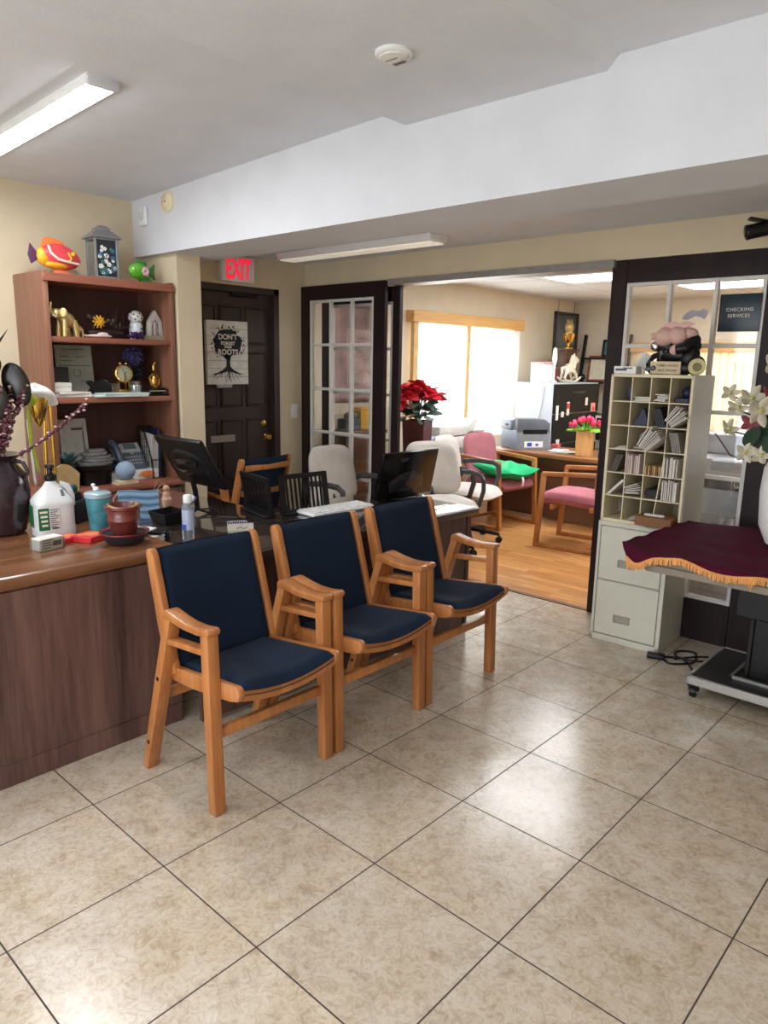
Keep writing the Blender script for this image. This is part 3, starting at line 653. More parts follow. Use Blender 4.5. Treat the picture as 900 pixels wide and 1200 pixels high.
def fan(c, r, org, a0, a1, n, L):
    s = MB(); b = cub(c, r)
    for k in range(n):
        a = a0+(a1-a0)*k/(n-1); o = b+Vector(org)+Vector((-math.cos(a), 0, math.sin(a)))*(.0085*(n/2-k)*.8)
        Lk = L*rn.uniform(.85, 1); s.box(o+Vector((math.sin(a)*Lk/2, rn.uniform(-.035, .0), math.cos(a)*Lk/2)), (.0045, .17, Lk), (0, a, 0))
    return s
put(fan(3, 1, (.022, .07, .022), .62, .95, 8, .098), 'envelope_bundle', m_env, 'sheaf of white envelopes bursting out of the right cubby, second row', 'envelopes')
put(fan(2, 2, (.012, .02, .02), .50, .80, 9, .120), 'newspaper_bundle', m_env, 'striped roll of papers jutting out of the third row of the sorter', 'papers')
s = MB(); b = cub(1, 2); s.tube([b+Vector((.05, .08, .004)), b+Vector((.045, .08, .04)), b+Vector((.05, .08, .075)), b+Vector((.075, .08, .095)), b+Vector((.085, .08, .07))], .012, 8); s.box(b+Vector((.05, .08, .008)), (.07, .06, .016), None, .005); put(s, 'desk_handset', M('taupe_plastic', (156, 146, 138), .5), 'taupe curved gadget in the third row, second cubby', 'gadget')
put(leaning(3, 2, 5, .105, -.25, .045), 'booklet_row', M('grey_booklets', (150, 146, 138), .8), 'leaning grey booklets in the third row, right cubby', 'booklets')
put(lying(0, 2, 2, .05, .005, .01), 'paper_stack', m_env, 'few loose papers in the third row, leftmost cubby', 'paper stack')
put(leaning(0, 3, 4, .10, .35, .02), 'booklet_row', M('dark_booklets', (92, 84, 78), .7), 'dark and pale booklets leaning in the fourth row, leftmost cubby', 'booklets')
put(standing(1, 3, 9, .105), 'envelope_row', M('pinkish_envelopes', (208, 190, 184), .8), 'upright row of pinkish envelopes in the fourth row, second cubby', 'envelopes')
put(standing(2, 3, 11, .05), 'envelope_row', m_card, 'short tan envelopes in the fourth row, third cubby', 'envelopes')
put(standing(3, 3, 9, .105), 'envelope_row', m_env, 'upright white envelopes in the fourth row, right cubby', 'envelopes')
put(leaning(0, 4, 2, .12, .75, .01), 'paper_stack', m_env, 'single white sheet leaning across the fifth row, leftmost cubby', 'paper stack')
put(fan(1, 4, (.012, .1, .03), 1.2, 1.5, 6, .085), 'paper_stack', m_env, 'fanned white papers in the fifth row, second cubby', 'paper stack')
put(lying(2, 4, 6, .08, .008, 0), 'black_folder', m_black, 'black folder pile in the fifth row, third cubby', 'folder')
put(standing(3, 4, 10, .112), 'envelope_row', m_env, 'tall white envelopes in the fifth row, right cubby', 'envelopes')
s = MB(); b = cub(0, 5); s.tube([b+Vector((.02, .1, .004)), b+Vector((.045, .1, .03)), b+Vector((.045, .1, .095)), b+Vector((.06, .1, .1)), b+Vector((.05, .1, .03)), b+Vector((.08, .1, .004))], .003, 6); put(s, 'wire_easel', m_alu, 'thin wire stand in the bottom left cubby of the sorter', 'wire stand')
s = MB(); b = cub(1, 5); s.box(b+Vector((.06, .06, .012)), (.07, .1, .003), (0, -.25, .3)); put(s, 'paper_slip', m_env, 'loose paper slip in the bottom row, second cubby', 'paper')
s = MB(); b = cub(2, 5); s.box(b+Vector((.1, -.02, .024)), (.19, .12, .05), None, .004); put(s, 'cardboard_box', WOOD('brown_box', (110, 70, 42), (130, 86, 54), (150, 104, 68), 'X', 12, .6), 'small brown box sticking out of the bottom row of the sorter', 'box')
s = MB(); b = cub(2, 5)
for k in range(3): s.tube([b+Vector((.06+.02*math.cos(a)+k*.03, -.03+.012*math.sin(a), .053)) for a in [2*PI*q/14 for q in range(14)]], .0045, 6, True)
put(s, 'ribbon_coil', m_wp, 'white loops lying on the small brown box in the sorter', 'ribbon')
# things on top of the sorter
MT = Matrix.Translation((-.212, 2.285, 1.49)) @ Matrix.Rotation(R(3), 4, 'Z')
t = thing('card_holder', 'clear acrylic brochure holder with white box at the left of the sorter top', 'brochure holder', MT @ Vector((-.155, .10, 0)), R(3))
s = MB(); s.box((0, -.04, .02), (.12, .07, .04), None, .002); s.build('white_box', m_wp, t)
s = MB(); s.box((-.02, -.0765, .022), (.06, .002, .012)); s.box((.015, -.0765, .03), (.05, .002, .006)); s.build('print', M('grey_print', (90, 94, 98), .7), t)
s = MB(); s.prism([(-.055, .0), (.075, 0), (.075, .11), (.068, .11), (.02, .03), (-.055, .03)], .004, xz(0, .02, 0)); s.bar((.02, .01, .0), (.075, .03, .11), .05, .003, up=(0, 1, 0)); s.build('acrylic_holder', M('frosted_acrylic', (204, 210, 210), .3, alpha=.55), t)
t = thing('pig_figurine', 'pig in a black jacket riding a motorcycle with a sign below, on the mail sorter', 'figurine', MT @ Vector((.060, .14, 0)), R(3))
m_pig = M('pig_pink', (214, 172, 162), .5, var=.1)
s = MB(); s.ell((-.045, -.035, .195), (.056, .052, .050), (0, -.15, 0)); s.ell((.022, -.04, .198), (.048, .048, .046)); s.ell((-.01, -.005, .222), (.085, .05, .034), (0, -.1, 0)); s.ell((.062, -.01, .208), (.05, .042, .034)); s.ell((-.088, -.03, .20), (.026, .028, .024)); s.cyl((-.105, -.036, .196), (-.117, -.038, .194), .016, .017, 16)
s.ell((.022, -.068, .128), (.030, .020, .026), (0, -.6, 0)); s.build('head_and_arms', m_pig, t, 'pink pig head')
for x in (.035, -.035): s = MB(); s.prism([(-.03, 0), (.025, .0), (.07, .02), (.03, .034), (-.012, .026)], .016, xz(x, -.035, .236), .004); s.build('ear', m_pig, t)
s = MB(); s.ell((.045, 0, .148), (.085, .055, .058)); s.ell((.088, 0, .175), (.036, .045, .036)); s.tube([(.09, -.045, .17), (.075, -.075, .135), (.03, -.078, .128)], .024, 10); s.ell((-.03, 0, .14), (.075, .05, .042)); s.ell((.02, -.02, .10), (.10, .05, .045)); s.ell((.085, -.03, .085), (.045, .05, .065), (0, .5, 0)); s.ell((.075, -.06, .035), (.05, .03, .036)); s.build('jacket', m_black, t)
s = MB(); s.tube([(-.088+.048*math.cos(a), .01, .052+.048*math.sin(a)) for a in [2*PI*k/24 for k in range(24)]], .016, 8, True); s.build('wheel', m_black, t)
s = MB(); s.tube([(.100+.034*math.cos(a), .03, .050+.034*math.sin(a)) for a in [2*PI*k/24 for k in range(24)]], .018, 8, True); s.ell((.100, .03, .052), (.03, .02, .03)); s.build('wheel', m_black, t)
s = MB(); s.box((0, 0, .07), (.15, .06, .07), None, .02, 2); s.tube([(-.09, .01, .06), (-.075, .01, .12), (-.05, .02, .15)], .010); s.build('motorcycle_body', m_gloss, t)
s = MB()
for k in range(4): s.cyl((-.055+k*.022, -.04, .085), (-.05+k*.022, -.056, .125), .008, seg=10)
s.ell((-.095, -.035, .145), (.022, .014, .026)); s.tube([(-.055, -.05, .11), (0, -.055, .085), (.085, -.05, .07)], .007); s.build('chrome_engine', m_chrome, t)
s = MB(); s.box((-.012, -.088, .035), (.155, .012, .066), (.12, 0, 0), .003); s.build('sign_board', M('sign_tan', (206, 188, 158), .7), t)
s = MB(); mm = Matrix.Translation((.0, -.0955, .036)) @ Matrix.Rotation(-.12, 4, 'X') @ xz(0, 0, 0)
mm = Matrix.Translation((-.002, -.088, .035)) @ Matrix.Rotation(.12, 4, 'X') @ Matrix.Translation((0, -.0066, 0)) @ xz(0, 0, 0)
s.text('TURBO HOGLE', .0165, mm @ Matrix.Translation((0, .0125, 0)), .0004, .0001, sp=1.0); s.text('NOT AFRAID', .0165, mm @ Matrix.Translation((0, -.0125, 0)), .0004, .0001, sp=1.0); s.build('lettering', m_text, t)
s = MB(); s.ell((-.098, -.10, .028), (.018, .008, .012)); s.ell((-.072, -.10, .033), (.014, .008, .014)); s.bar((-.11, -.1, .028), (-.07, -.1, .028), .01, .01); s.build('grey_bone', M('pewter', (96, 98, 102), .4, .6), t)
t = thing('tape_roll', 'roll of cream tape standing at the right end of the sorter top', 'tape roll', MT @ Vector((.196, .08, .042)), R(20))
s = MB(); s.lathe([(.02, -.025), (.042, -.025), (.042, .025), (.02, .025), (.02, -.025)], rot=(PI/2, 0, 0), seg=30, cap=False); s.build('roll', M('tape_cream', (196, 184, 130), .5), t)
s = MB(); s.lathe([(.022, -.0255), (.022, .0255)], rot=(PI/2, 0, 0), seg=24); s.build('core', M('core_olive', (120, 116, 76), .7), t)

# ================================================================= TABLE LIFT WITH VELVET CLOTH (right)
t = thing('rolling_lift_table', 'grey topped rolling lift table with black column at the right edge', 'table', (0, 0, 0))
TX0, TX1, TY0, TY1 = .06, 1.75, 1.735, 2.38
s = MB(); s.b2((TX0, TY0, .605), (TX1, TY1, .69), .012, 2); s.build('tabletop', M('table_grey', (150, 140, 126), .45, var=.05), t)
s = MB(); s.b2((TX0+.05, TY0-.004, .640), (TX1-.05, TY0+.004, .646)); s.build('edge_groove', M('groove_dark', (96, 88, 78), .6), t)
s = MB(); s.b2((.395, 2.02, .40), (1.35, 2.22, .606), .006); s.build('motor_housing', m_black, t)
s = MB(); s.b2((.46, 2.06, .10), (1.28, 2.20, .42), .008)
for k in range(3): s.b2((.455+.1*k, 2.045, .11), (.475+.1*k, 2.062, .41), .003)
s.build('column', m_black, t)
s = MB(); s.b2((.27, 1.88, .085), (1.55, 2.36, .108), .004); s.build('base_board', M('base_black', (20, 19, 19), .6), t)
s = MB()
for a, b in (((.255, 1.865, .07), (1.565, 1.882, .112)), ((.255, 2.36, .07), (1.565, 2.375, .112)), ((.255, 1.865, .07), (.272, 2.375, .112)), ((1.548, 1.865, .07), (1.565, 2.375, .112))): s.b2(a, b, .003)
s.build('edge_trim', m_alu, t, 'aluminium edging')
s = MB(); s.b2((.41, 1.985, .106), (1.4, 2.0, .122), .002); s.b2((.41, 2.24, .106), (1.4, 2.255, .122), .002); s.b2((.41, 1.985, .106), (.425, 2.255, .122), .002); s.build('inner_trim', m_alu, t)
for x, y in ((.285, 1.90), (.285, 2.34), (1.52, 1.90), (1.52, 2.34)):
    s = MB(); s.cyl((x-.012, y, .028), (x+.012, y, .028), .028, seg=24); s.box((x, y, .062), (.05, .05, .012), None, .003); s.bar((x-.017, y, .03), (x-.017, y, .06), .005, .03, up=(0, 1, 0)); s.bar((x+.017, y, .03), (x+.017, y, .06), .005, .03, up=(0, 1, 0)); c = s.build('caster', m_black, t)
    s = MB(); s.cyl((x-.021, y, .028), (x+.021, y, .028), .011, seg=14); s.build('hub', m_chrome, c)
# velvet cloth with fringe
def ztop(x, y): return .698+.055*max(0, (y-1.72))/.9+.006*math.sin(x*17+y*9)+.004*math.sin(y*31)
def cloth(u, v):
    x = -.075+u*1.75; y = 1.715+v*.70
    ex = max(0, .07-x)/.145
    z = ztop(x, y)
    return Vector((x+.03*ex, y, z+.04*(1-v)*ex-.015*ex))
hemz = lambda x: .680+.012*math.sin(x*9+1)+.006*math.sin(x*26)-.055*math.exp(-((x-.03)/.07)**2)+.02*math.exp(-((x-.22)/.06)**2)
def front(u, v):
    p = cloth(u, 0); zz = p.z+(hemz(p.x)-p.z)*v
    return Vector((p.x+.045*v*math.exp(-(p.x+.075)/.07), p.y-.012*math.sin(min(1, v*2)*PI/2)-.006*math.sin(p.x*40)*v, zz))
def left(u, v):     # u along y, v down
    p = cloth(0, u); dz = .075*(1-u)**.5*v+.02*v
    return Vector((p.x+.045*v-.006*math.sin(u*18)*v, p.y-.012*(1-u)*v, p.z-dz))
t = thing('velvet_cloth', 'burgundy velvet cloth with gold fringe draped over the lift table at right', 'tablecloth', (0, 0, 0))
s = MB(); s.grid(cloth, 90, 40); s.grid(front, 120, 8); s.grid(left, 40, 8); s.build('cloth', m_velvet, t, angle=80)
s = MB(); rnd = random.Random(5)
N = 300
for k in range(N):
    p = front(k/(N-1), 1); L = .026+rnd.uniform(-.005, .005)
    s.bar(p+Vector((0, -.002, .004)), p+Vector((rnd.uniform(-.006, .006), -.004+rnd.uniform(-.004, .004), -L)), .007, .005)
for k in range(110):
    p = left(k/109, 1); L = .026+rnd.uniform(-.005, .005); s.bar(p+Vector((0, 0, .004)), p+Vector((-.004+rnd.uniform(-.004, .004), rnd.uniform(-.006, .006), -L)), .007, .005)
s.tube([front(k/80, 1) for k in range(81)], .006, 6); s.tube([left(k/30, 1) for k in range(31)], .006, 6)
p = front(.345, 1); s.tube([p, p+Vector((.006, -.006, -.03)), p+Vector((0, -.006, -.055)), p+Vector((-.006, -.006, -.03)), p], .004, 6)
s.build('fringe', m_fringe, t, 'gold fringe')
# vase and flowers at the right edge
t = thing('flower_vase', 'tall white vase standing on the velvet cloth at the right edge', 'vase', (.585, 2.13, .735))
s = MB(); s.lathe([(.085, .0), (.13, .02), (.165, .10), (.175, .25), (.168, .36), (.14, .42), (.09, .44), (.08, .43)], seg=40); s.build('body', M('white_ceramic', (236, 234, 234), .25, var=.02), t)
t = thing('orchid_bouquet', 'bunch of cream and pink artificial orchids in the tall white vase', 'artificial flowers', (.54, 2.13, 1.17))
m_pet = M('cream_petal', (206, 198, 176), .7, var=.08); m_petp = M('dusty_rose_petal', (150, 72, 84), .6); m_bur = M('burgundy_stem', (70, 24, 34), .6)
def flower(c, r, nrm, mat, name='bloom', n=5, parent=None, cup=.35):
    s = MB(); nv = Vector(nrm).normalized(); q = nv.to_track_quat('Z', 'Y').to_matrix().to_4x4(); q.translation = Vector(c); rr = random.Random(int(1000*(c[0]+c[2])))
    for k in range(n):
        a = 2*PI*k/n+rr.uniform(-.2, .2)
        def f(u, v, a=a):
            L = r*(1.0+.0*k); wv = r*.62*math.sin(PI*min(1, u*.86+.10))**.8; x = u*L; y = (v-.5)*wv; z = cup*r*(u**1.6)-.35*r*(v-.5)**2
            return (x*math.cos(a)-y*math.sin(a), x*math.sin(a)+y*math.cos(a), z)
        g = MB(); g.grid(f, 6, 4, .0012); s.add(g.V, g.F, q)
    g = MB(); g.ell((0, 0, r*.12), (r*.18, r*.18, r*.15), seg=8, rings=6); s.add(g.V, g.F, q)
    return s.build(name, mat, parent, angle=70)
cv = Vector((-.62, -.62, .1)); o0 = Vector((.54, 2.13, 1.17))
def W(x, y, z): return Vector((x, y, z))-o0
fl = [(.330, 2.10, 1.395, .062, m_pet), (.385, 2.06, 1.345, .070, m_pet), (.225, 2.14, 1.415, .045, m_pet), (.27, 2.12, 1.35, .05, m_pet), (.415, 2.08, 1.545, .06, m_pet), (.455, 2.06, 1.49, .055, m_pet), (.235, 2.14, 1.25, .048, m_pet), (.33, 2.10, 1.15, .05, m_pet), (.405, 2.07, 1.145, .05, m_pet), (.41, 2.10, 1.42, .05, m_petp), (.335, 2.12, 1.285, .05, m_petp), (.455, 2.10, 1.345, .05, m_petp)]
for x, y, z, r, m in fl: flower(W(x, y, z), r, (rn.uniform(.2, 1), rn.uniform(-1.2, -.6), rn.uniform(-.1, .7)), m, parent=t, cup=.5)
s = MB()
for x, y, z, r, m in fl: s.ell(W(x+.008, y-.012, z+.004), (r*.16, r*.16, r*.16), seg=8, rings=6)
s.build('flower_centres', M('yellow_green_centre', (190, 188, 96), .6), t, 'yellow-green centres')
s = MB()
for x, y, z, r, m in fl: s.tube([W(.54, 2.13, 1.12), W(.54+(x-.54)*.35, 2.14, 1.12+(z-1.12)*.7), W(x, y+.02, z-.01)], .004, 6)
s.tube([W(.50, 2.12, 1.16), W(.38, 2.1, 1.11), W(.27, 2.1, 1.13), W(.20, 2.12, 1.21), W(.185, 2.12, 1.225)], .003, 6); s.build('stems', m_bur, t)
s = MB()
for (x, y, z, a, b) in [(.41, 2.1, 1.25, .14, .8), (.35, 2.1, 1.225, .13, -.5), (.45, 2.1, 1.30, .14, .3), (.43, 2.06, 1.20, .12, .1), (.47, 2.1, 1.22, .14, -.2), (.44, 2.14, 1.40, .13, .6), (.40, 2.14, 1.32, .13, .2), (.48, 2.12, 1.45, .13, -.6)]:
    s.ell(W(x, y, z), (a*.55, .004, a*.30), (0, b, -.7), seg=10, rings=6)
s.build('leaves', m_leaf, t)
# floor cable
s = MB(); s.box((-.03, 2.23, .014), (.09, .05, .026), (0, 0, .3), .006, 2)
s.tube(smooth([(0, 2.24, .008), (.06, 2.20, .007), (.14, 2.30, .006), (.10, 2.44, .006), (.02, 2.40, .006), (.05, 2.32, .006), (.16, 2.34, .006), (.24, 2.46, .006)]), .0055, 6)
s.tube(smooth([(-.02, 2.25, .008), (.08, 2.31, .006), (.17, 2.20, .008), (.21, 2.12, .006), (.215, 2.02, .02)]), .0055, 6); s.tube([(.05, 2.28, .006), (.13, 2.40, .006), (.26, 2.5, .006), (.5, 2.55, .006)], .005, 6)
o = s.build('power_cable', m_black); tag(o, 'tangle of black power cable on the tile beside the filing cabinet', 'cable')
# ================================================================= ON THE HUTCH
t = thing('fish_ornament', 'pink and yellow tropical fish ornament on top of the bookshelf', 'ornament', (-3.12, .535, 2.0), R(90))
# local: +X = fish head direction (world +Y)
m_fp = M('fish_pink', (226, 74, 84), .35, var=.15, vs=30); m_fy = M('fish_yellow', (240, 178, 40), .35, var=.15); m_fw = M('fish_white', (240, 226, 206), .4); m_fv = M('fish_plum', (92, 50, 84), .5)
s = MB(); s.ell((.02, 0, .105), (.125, .040, .072), (0, R(8), 0), 24, 14, lambda v: Vector((v.x, v.y*(1-.25*v.x), v.z*(1-.18*v.x**2)))); s.build('body', m_fp, t)
s = MB(); s.box((.02, 0, .0), (.10, .05, .06), None, .02, 2); s.build('base_fin', M('fish_orange', (226, 110, 70), .4), t)
s = MB(); s.ell((-.075, 0, .10), (.045, .030, .052)); s.ell((.0, 0, .060), (.085, .034, .028)); s.build('yellow_flank', m_fy, t)
s = MB(); s.tube([(-.06, -.037, .16), (-.05, -.040, .12), (-.01, -.046, .085), (.06, -.042, .075), (.12, -.026, .07)], .008, 8); s.tube([(-.06, .037, .16), (-.05, .040, .12), (-.01, .046, .085), (.06, .042, .075), (.12, .026, .07)], .008, 8); s.build('white_stripe', m_fw, t)
s = MB(); s.prism([(-.10, .10), (-.15, .165), (-.165, .10), (-.15, .05), (-.10, .085)], .012, xz(0, .006, 0), .003); s.build('tail', m_fv, t, 'plum striped tail')
s = MB(); s.prism([(-.09, .15), (-.075, .205), (-.02, .208), (.04, .19), (.06, .165), (.0, .17)], .014, xz(0, .007, 0), .004); s.build('dorsal_fin', M('fish_coral', (234, 120, 60), .4), t)
s = MB(); s.prism([(-.02, .02), (.05, .02), (.07, -.0), (.0, -.0)], .03, xz(0, .015, 0), .004); s.build('pelvic_fin', m_fp, t)
s = MB(); s.ell((.085, -.036, .125), (.014, .006, .014)); s.ell((.085, .036, .125), (.014, .006, .014)); s.tube([(.055, -.036, .13), (.07, -.042, .10), (.06, -.042, .08)], .006); s.build('eye', m_fy, t)
t = thing('lantern', 'grey metal lantern with white and teal floral panels on the bookshelf', 'lantern', (-3.11, .815, 2.0), R(-6))
m_lan = M('lantern_grey', (142, 142, 144), .45, .4)
s = MB(); s.b2((-.072, -.072, 0), (.072, .072, .014), .003)
for x in (-.066, .066):
    for y in (-.066, .066): s.b2((x-.007, y-.007, .01), (x+.007, y+.007, .235), .002)
s.b2((-.072, -.072, .225), (.072, .072, .238), .003); s.build('frame', m_lan, t)
s = MB(); s.lathe([(.128, .236), (.128, .242), (.06, .285), (.055, .30), (.03, .312), (.001, .318)], seg=4, rot=(0, 0, PI/4)); s.build('roof', m_lan, t, angle=20)
s = MB(); s.b2((.058, -.06, .015), (.062, .06, .225)); s.build('floral_panel', M('panel_dark', (34, 40, 48), .4), t, 'dark panel with flowers')
rnd = random.Random(8)
for nm, mt, n in (('white_flowers', m_paper, 13), ('teal_flowers', M('teal_print', (40, 100, 140), .5), 10), ('green_leaves', M('green_print', (60, 110, 70), .5), 8)):
    s = MB()
    for k in range(n):
        y, z, r = rnd.uniform(-.045, .045), rnd.uniform(.03, .19), rnd.uniform(.009, .016)
        for q in range(5): a = 2*PI*q/5; s.ell((.064, y+r*.6*math.cos(a), z+r*.6*math.sin(a)), (.003, r*.55, r*.5), seg=8, rings=5)
    s.build(nm, mt, t)
s = MB(); s.b2((-.06, -.063, .015), (.06, -.060, .225)); s.build('side_pane', glass('lantern_glass', (.8, .84, .84), .05, .1), t)
s = MB(); s.cyl((-.02, -.03, .014), (-.02, -.03, .085), .017); s.cyl((.02, -.02, .014), (.02, -.02, .075), .014); s.build('candle', m_wp, t, 'white candles')
t = thing('fish_ornament', 'small bright green fish ornament at the right end of the bookshelf top', 'ornament', (-3.03, 1.03, 2.0), R(100)); t.scale = (1.2, 1.2, 1.2)
s = MB(); s.ell((-.02, 0, .052), (.062, .026, .042), None, 20, 12, lambda v: Vector((v.x, v.y*(1-.2*v.x), v.z))); s.build('body', M('fish_green', (96, 178, 50), .35, var=.2, vs=40), t)
s = MB(); s.prism([(.03, .06), (.085, .10), (.08, .055), (.086, .015), (.03, .045)], .01, xz(0, .005, 0), .002); s.prism([(-.05, .08), (-.03, .112), (.03, .105), (.03, .085)], .012, xz(0, .006, 0), .003); s.prism([(-.03, .02), (.04, .03), (.06, .0), (-.01, .0)], .022, xz(0, .011, 0), .003); s.build('fins', M('fish_green_fin', (60, 130, 56), .4), t)
s = MB()
for k in range(6): a = 2*PI*k/6; s.ell((.0+.014*math.cos(a), -.030, .052+.014*math.sin(a)), (.011, .006, .011), seg=8, rings=6)
s.build('flower', M('pinkish_white', (226, 190, 200), .5), t, 'pale pink flower on its side')
s = MB(); s.ell((-.065, -.014, .06), (.007, .006, .008)); s.build('eye', m_paper, t)

SH1, SH2 = 1.642, 1.29
def elephant(loc, k, label):
    t = thing('elephant_figurine', label, 'figurine', loc, R(-68))
    s = MB(); s.ell((-.02*k, 0, .095*k), (.055*k, .038*k, .042*k))
    for x, y, dx in ((.018, .022, .012), (.018, -.022, .006), (-.052, .022, -.012), (-.052, -.022, -.008)): s.cyl((x*k, y*k, .095*k), ((x+dx)*k, y*k*1.2, 0), .017*k, .014*k, 12)
    s.ell((.050*k, 0, .125*k), (.030*k, .026*k, .030*k)); s.tube([(.07*k, 0, .125*k), (.092*k, 0, .125*k), (.098*k, 0, .15*k), (.09*k, 0, .185*k)], [.013*k, .010*k, .008*k, .006*k], 10); s.build('body', m_gold, t)
    s = MB(); s.ell((.040*k, .036*k, .13*k), (.008*k, .024*k, .028*k), (0, 0, .5)); s.build('ear', m_gold, t)
    s = MB(); s.ell((.040*k, -.036*k, .13*k), (.008*k, .024*k, .028*k), (0, 0, -.5)); s.build('ear', m_gold, t)
    s = MB(); s.tube([(.065*k, .014*k, .115*k), (.085*k, .018*k, .108*k), (.098*k, .018*k, .116*k)], .004*k, 6); s.build('tusk', m_paper, t)
    s = MB(); s.tube([(.065*k, -.014*k, .115*k), (.085*k, -.018*k, .108*k), (.098*k, -.018*k, .116*k)], .004*k, 6); s.build('tusk', m_paper, t)
elephant((-2.99, .495, SH1), 1.02, 'larger pale gold elephant figurine at the left of the upper shelf')
elephant((-3.02, .582, SH1), .52, 'small pale gold elephant figurine beside the larger one')
t = thing('flower_basket', 'dark driftwood arrangement with one yellow flower in the middle of the upper shelf', 'arrangement', (-3.10, .80, SH1))
m_tw = M('dark_twig', (50, 34, 30), .7)
s = MB(); s.ell((0, 0, .035), (.045, .125, .032)); s.lathe([(.05, 0), (.05, .02)], squash=(.8, 1.9)); s.build('bowl', M('dark_bowl', (44, 28, 26), .5), t)
rnd = random.Random(4); s = MB()
for k in range(16):
    y0 = rnd.uniform(-.1, .1); p = Vector((rnd.uniform(-.02, .02), y0, .05)); pts = [p]
    d = Vector((rnd.uniform(-.2, .3), rnd.uniform(-1, 1), rnd.uniform(.2, 1.0))).normalized()
    for q in range(4): p = p+d*rnd.uniform(.02, .045); d = (d+Vector((rnd.uniform(-.3, .3), rnd.uniform(-.5, .5), rnd.uniform(-.4, .4)))).normalized(); pts.append(p)
    s.tube([Vector((max(-.15, min(.1, p.x)), p.y, max(.02, p.z))) for p in pts], .003, 5, r2=.0015)
s.tube([(.0, -.06, .05), (0, -.12, .15), (0, -.14, .2), (.01, -.125, .235), (.01, -.145, .21)], .0025, 5); s.build('twigs', m_tw, t)
s = MB()
for k in range(14): a = rnd.uniform(0, 6.3); s.ell((rnd.uniform(-.02, .03), rnd.uniform(-.11, .10), rnd.uniform(.06, .13)), (.006, .022, .013), (rnd.uniform(-1, 1), 0, a), seg=8, rings=6)
s.build('leaves', M('dark_dried_leaf', (92, 68, 58), .7), t)
s = MB()
for ring, (n, rr, zz) in enumerate(((10, .030, .0), (8, .02, .008), (5, .01, .014))):
    for k in range(n): a = 2*PI*k/n+ring*.3; s.ell((.045+zz, -.06+rr*math.cos(a), .10+rr*math.sin(a)), (.006, .012, .006), (a, 0, 0), seg=8, rings=6)
s.build('yellow_flower', M('yellow_petal', (238, 182, 40), .5), t, 'yellow flower')
t = thing('shell_ornament', 'pale pink shell lying in front of the dark driftwood arrangement', 'shell', (-2.99, .705, SH1))
s = MB(); s.ell((0, 0, .012), (.03, .08, .012)); s.ell((.005, .02, .022), (.022, .035, .014)); s.tube([(0, -.075, .01), (0, -.10, .016)], .007, 8, r2=.002); s.build('shell', M('shell_pink', (222, 194, 190), .4, var=.15), t)
t = thing('lotus_ornament', 'purple glass lotus in front of the owl ornament on the upper shelf', 'ornament', (-3.0, .955, SH1))
s = MB()
for ring, (n, rr, tl) in enumerate(((9, .038, .9), (7, .024, .5))):
    for k in range(n): a = 2*PI*k/n+ring*.35; s.ell((rr*math.cos(a), rr*math.sin(a), .018+.012*ring), (.024, .012, .005), (0, -.6-.4*ring, a), seg=8, rings=6)
s.build('petals', M('purple_glass', (64, 34, 88), .15, coat=.5), t)
t = thing('owl_ornament', 'black and white patterned owl ornament on the upper shelf', 'ornament', (-3.09, 1.005, SH1))
s = MB(); s.lathe([(.036, 0), (.042, .02), (.044, .06), (.038, .10), (.034, .108)]); s.build('body', M('owl_white', (206, 208, 214), .4), t)
s = MB(); s.ell((0, 0, .142), (.047, .047, .042)); s.build('head', M('owl_head', (214, 212, 206), .5), t)
s = MB()
for k in range(26): a = k*2.4; z = -.6+1.4*k/26; r = math.sqrt(max(0, 1-z*z)); s.ell((.047*r*math.cos(a), .047*r*math.sin(a), .142+.042*z), (.005, .005, .005), seg=6, rings=5)
for z in (.03, .05, .07): s.box((.034, .022, z), (.02, .035, .008), (0, 0, .5))
s.build('black_pattern', m_text, t)
t = thing('crystal_house', 'clear crystal arch ornament on a tan base at the right end of the upper shelf', 'ornament', (-3.03, 1.10, SH1), R(90))
s = MB(); s.b2((-.062, -.03, 0), (.062, .03, .03), .003); s.build('base', M('tan_stone', (150, 136, 108), .4), t)
s = MB(); s.prism([(-.052, .03), (-.045, .12), (0, .19), (.045, .12), (.052, .03), (.03, .03), (.025, .10), (0, .13), (-.025, .10), (-.03, .03)], .04, xz(0, .02, 0), .003); s.box((.0, 0, .07), (.03, .03, .09), (0, 0, .5), .003)
s.build('crystal', M('crystal', (214, 204, 200), .12, var=.15, vs=40, trans=.35), t)
# shelf two
t = thing('document', 'pale printed certificate sheet propped at the back of the middle shelf', 'document', (-3.24, .655, SH2))
s = MB(); s.box((0, 0, .165), (.004, .235, .29), (0, -.10, 0)); s.build('sheet', M('pale_green_paper', (180, 188, 176), .7), t)
s = MB()
for z, w_, y in ((.285, .14, 0), (.24, .06, -.06), (.24, .05, .04), (.215, .07, -.05), (.185, .20, 0), (.12, .05, -.07), (.09, .06, .06)): s.box((.0035-(z-.165)*.10, y, z), (.002, w_, .004), (0, -.1, 0))
s.tube([(.0065-(.025*math.sin(a)-.025)*.10, .01+.022*math.cos(a), .14+.022*math.sin(a)) for a in [2*PI*k/20 for k in range(20)]], .0015, 5, True); s.build('print', M('grey_print', (90, 94, 98), .7), t)
def simple(name, mb, mat, label, cat, loc=(0, 0, 0), rz=0, group=None):
    o = mb.build(name, mat, loc=loc, rot=(0, 0, rz)); return tag(o, label, cat, group)
s = MB(); s.box((0, 0, .011), (.17, .26, .02), None, .003); s.box((0.02, .02, .027), (.15, .2, .012), (0, 0, .1), .002); simple('paper_stack', s, m_env, 'flat pile of papers under the white books on the middle shelf', 'paper stack', (-3.04, .49, SH2))
t = thing('book_stack', 'stack of thick white books at the left of the middle shelf', 'books', (-3.06, .455, SH2+.033))
for k in range(2): s = MB(); s.box((0, .0, .014+k*.027), (.14, .115, .025), (0, 0, .05*k), .002); s.build('book', m_paper, t)
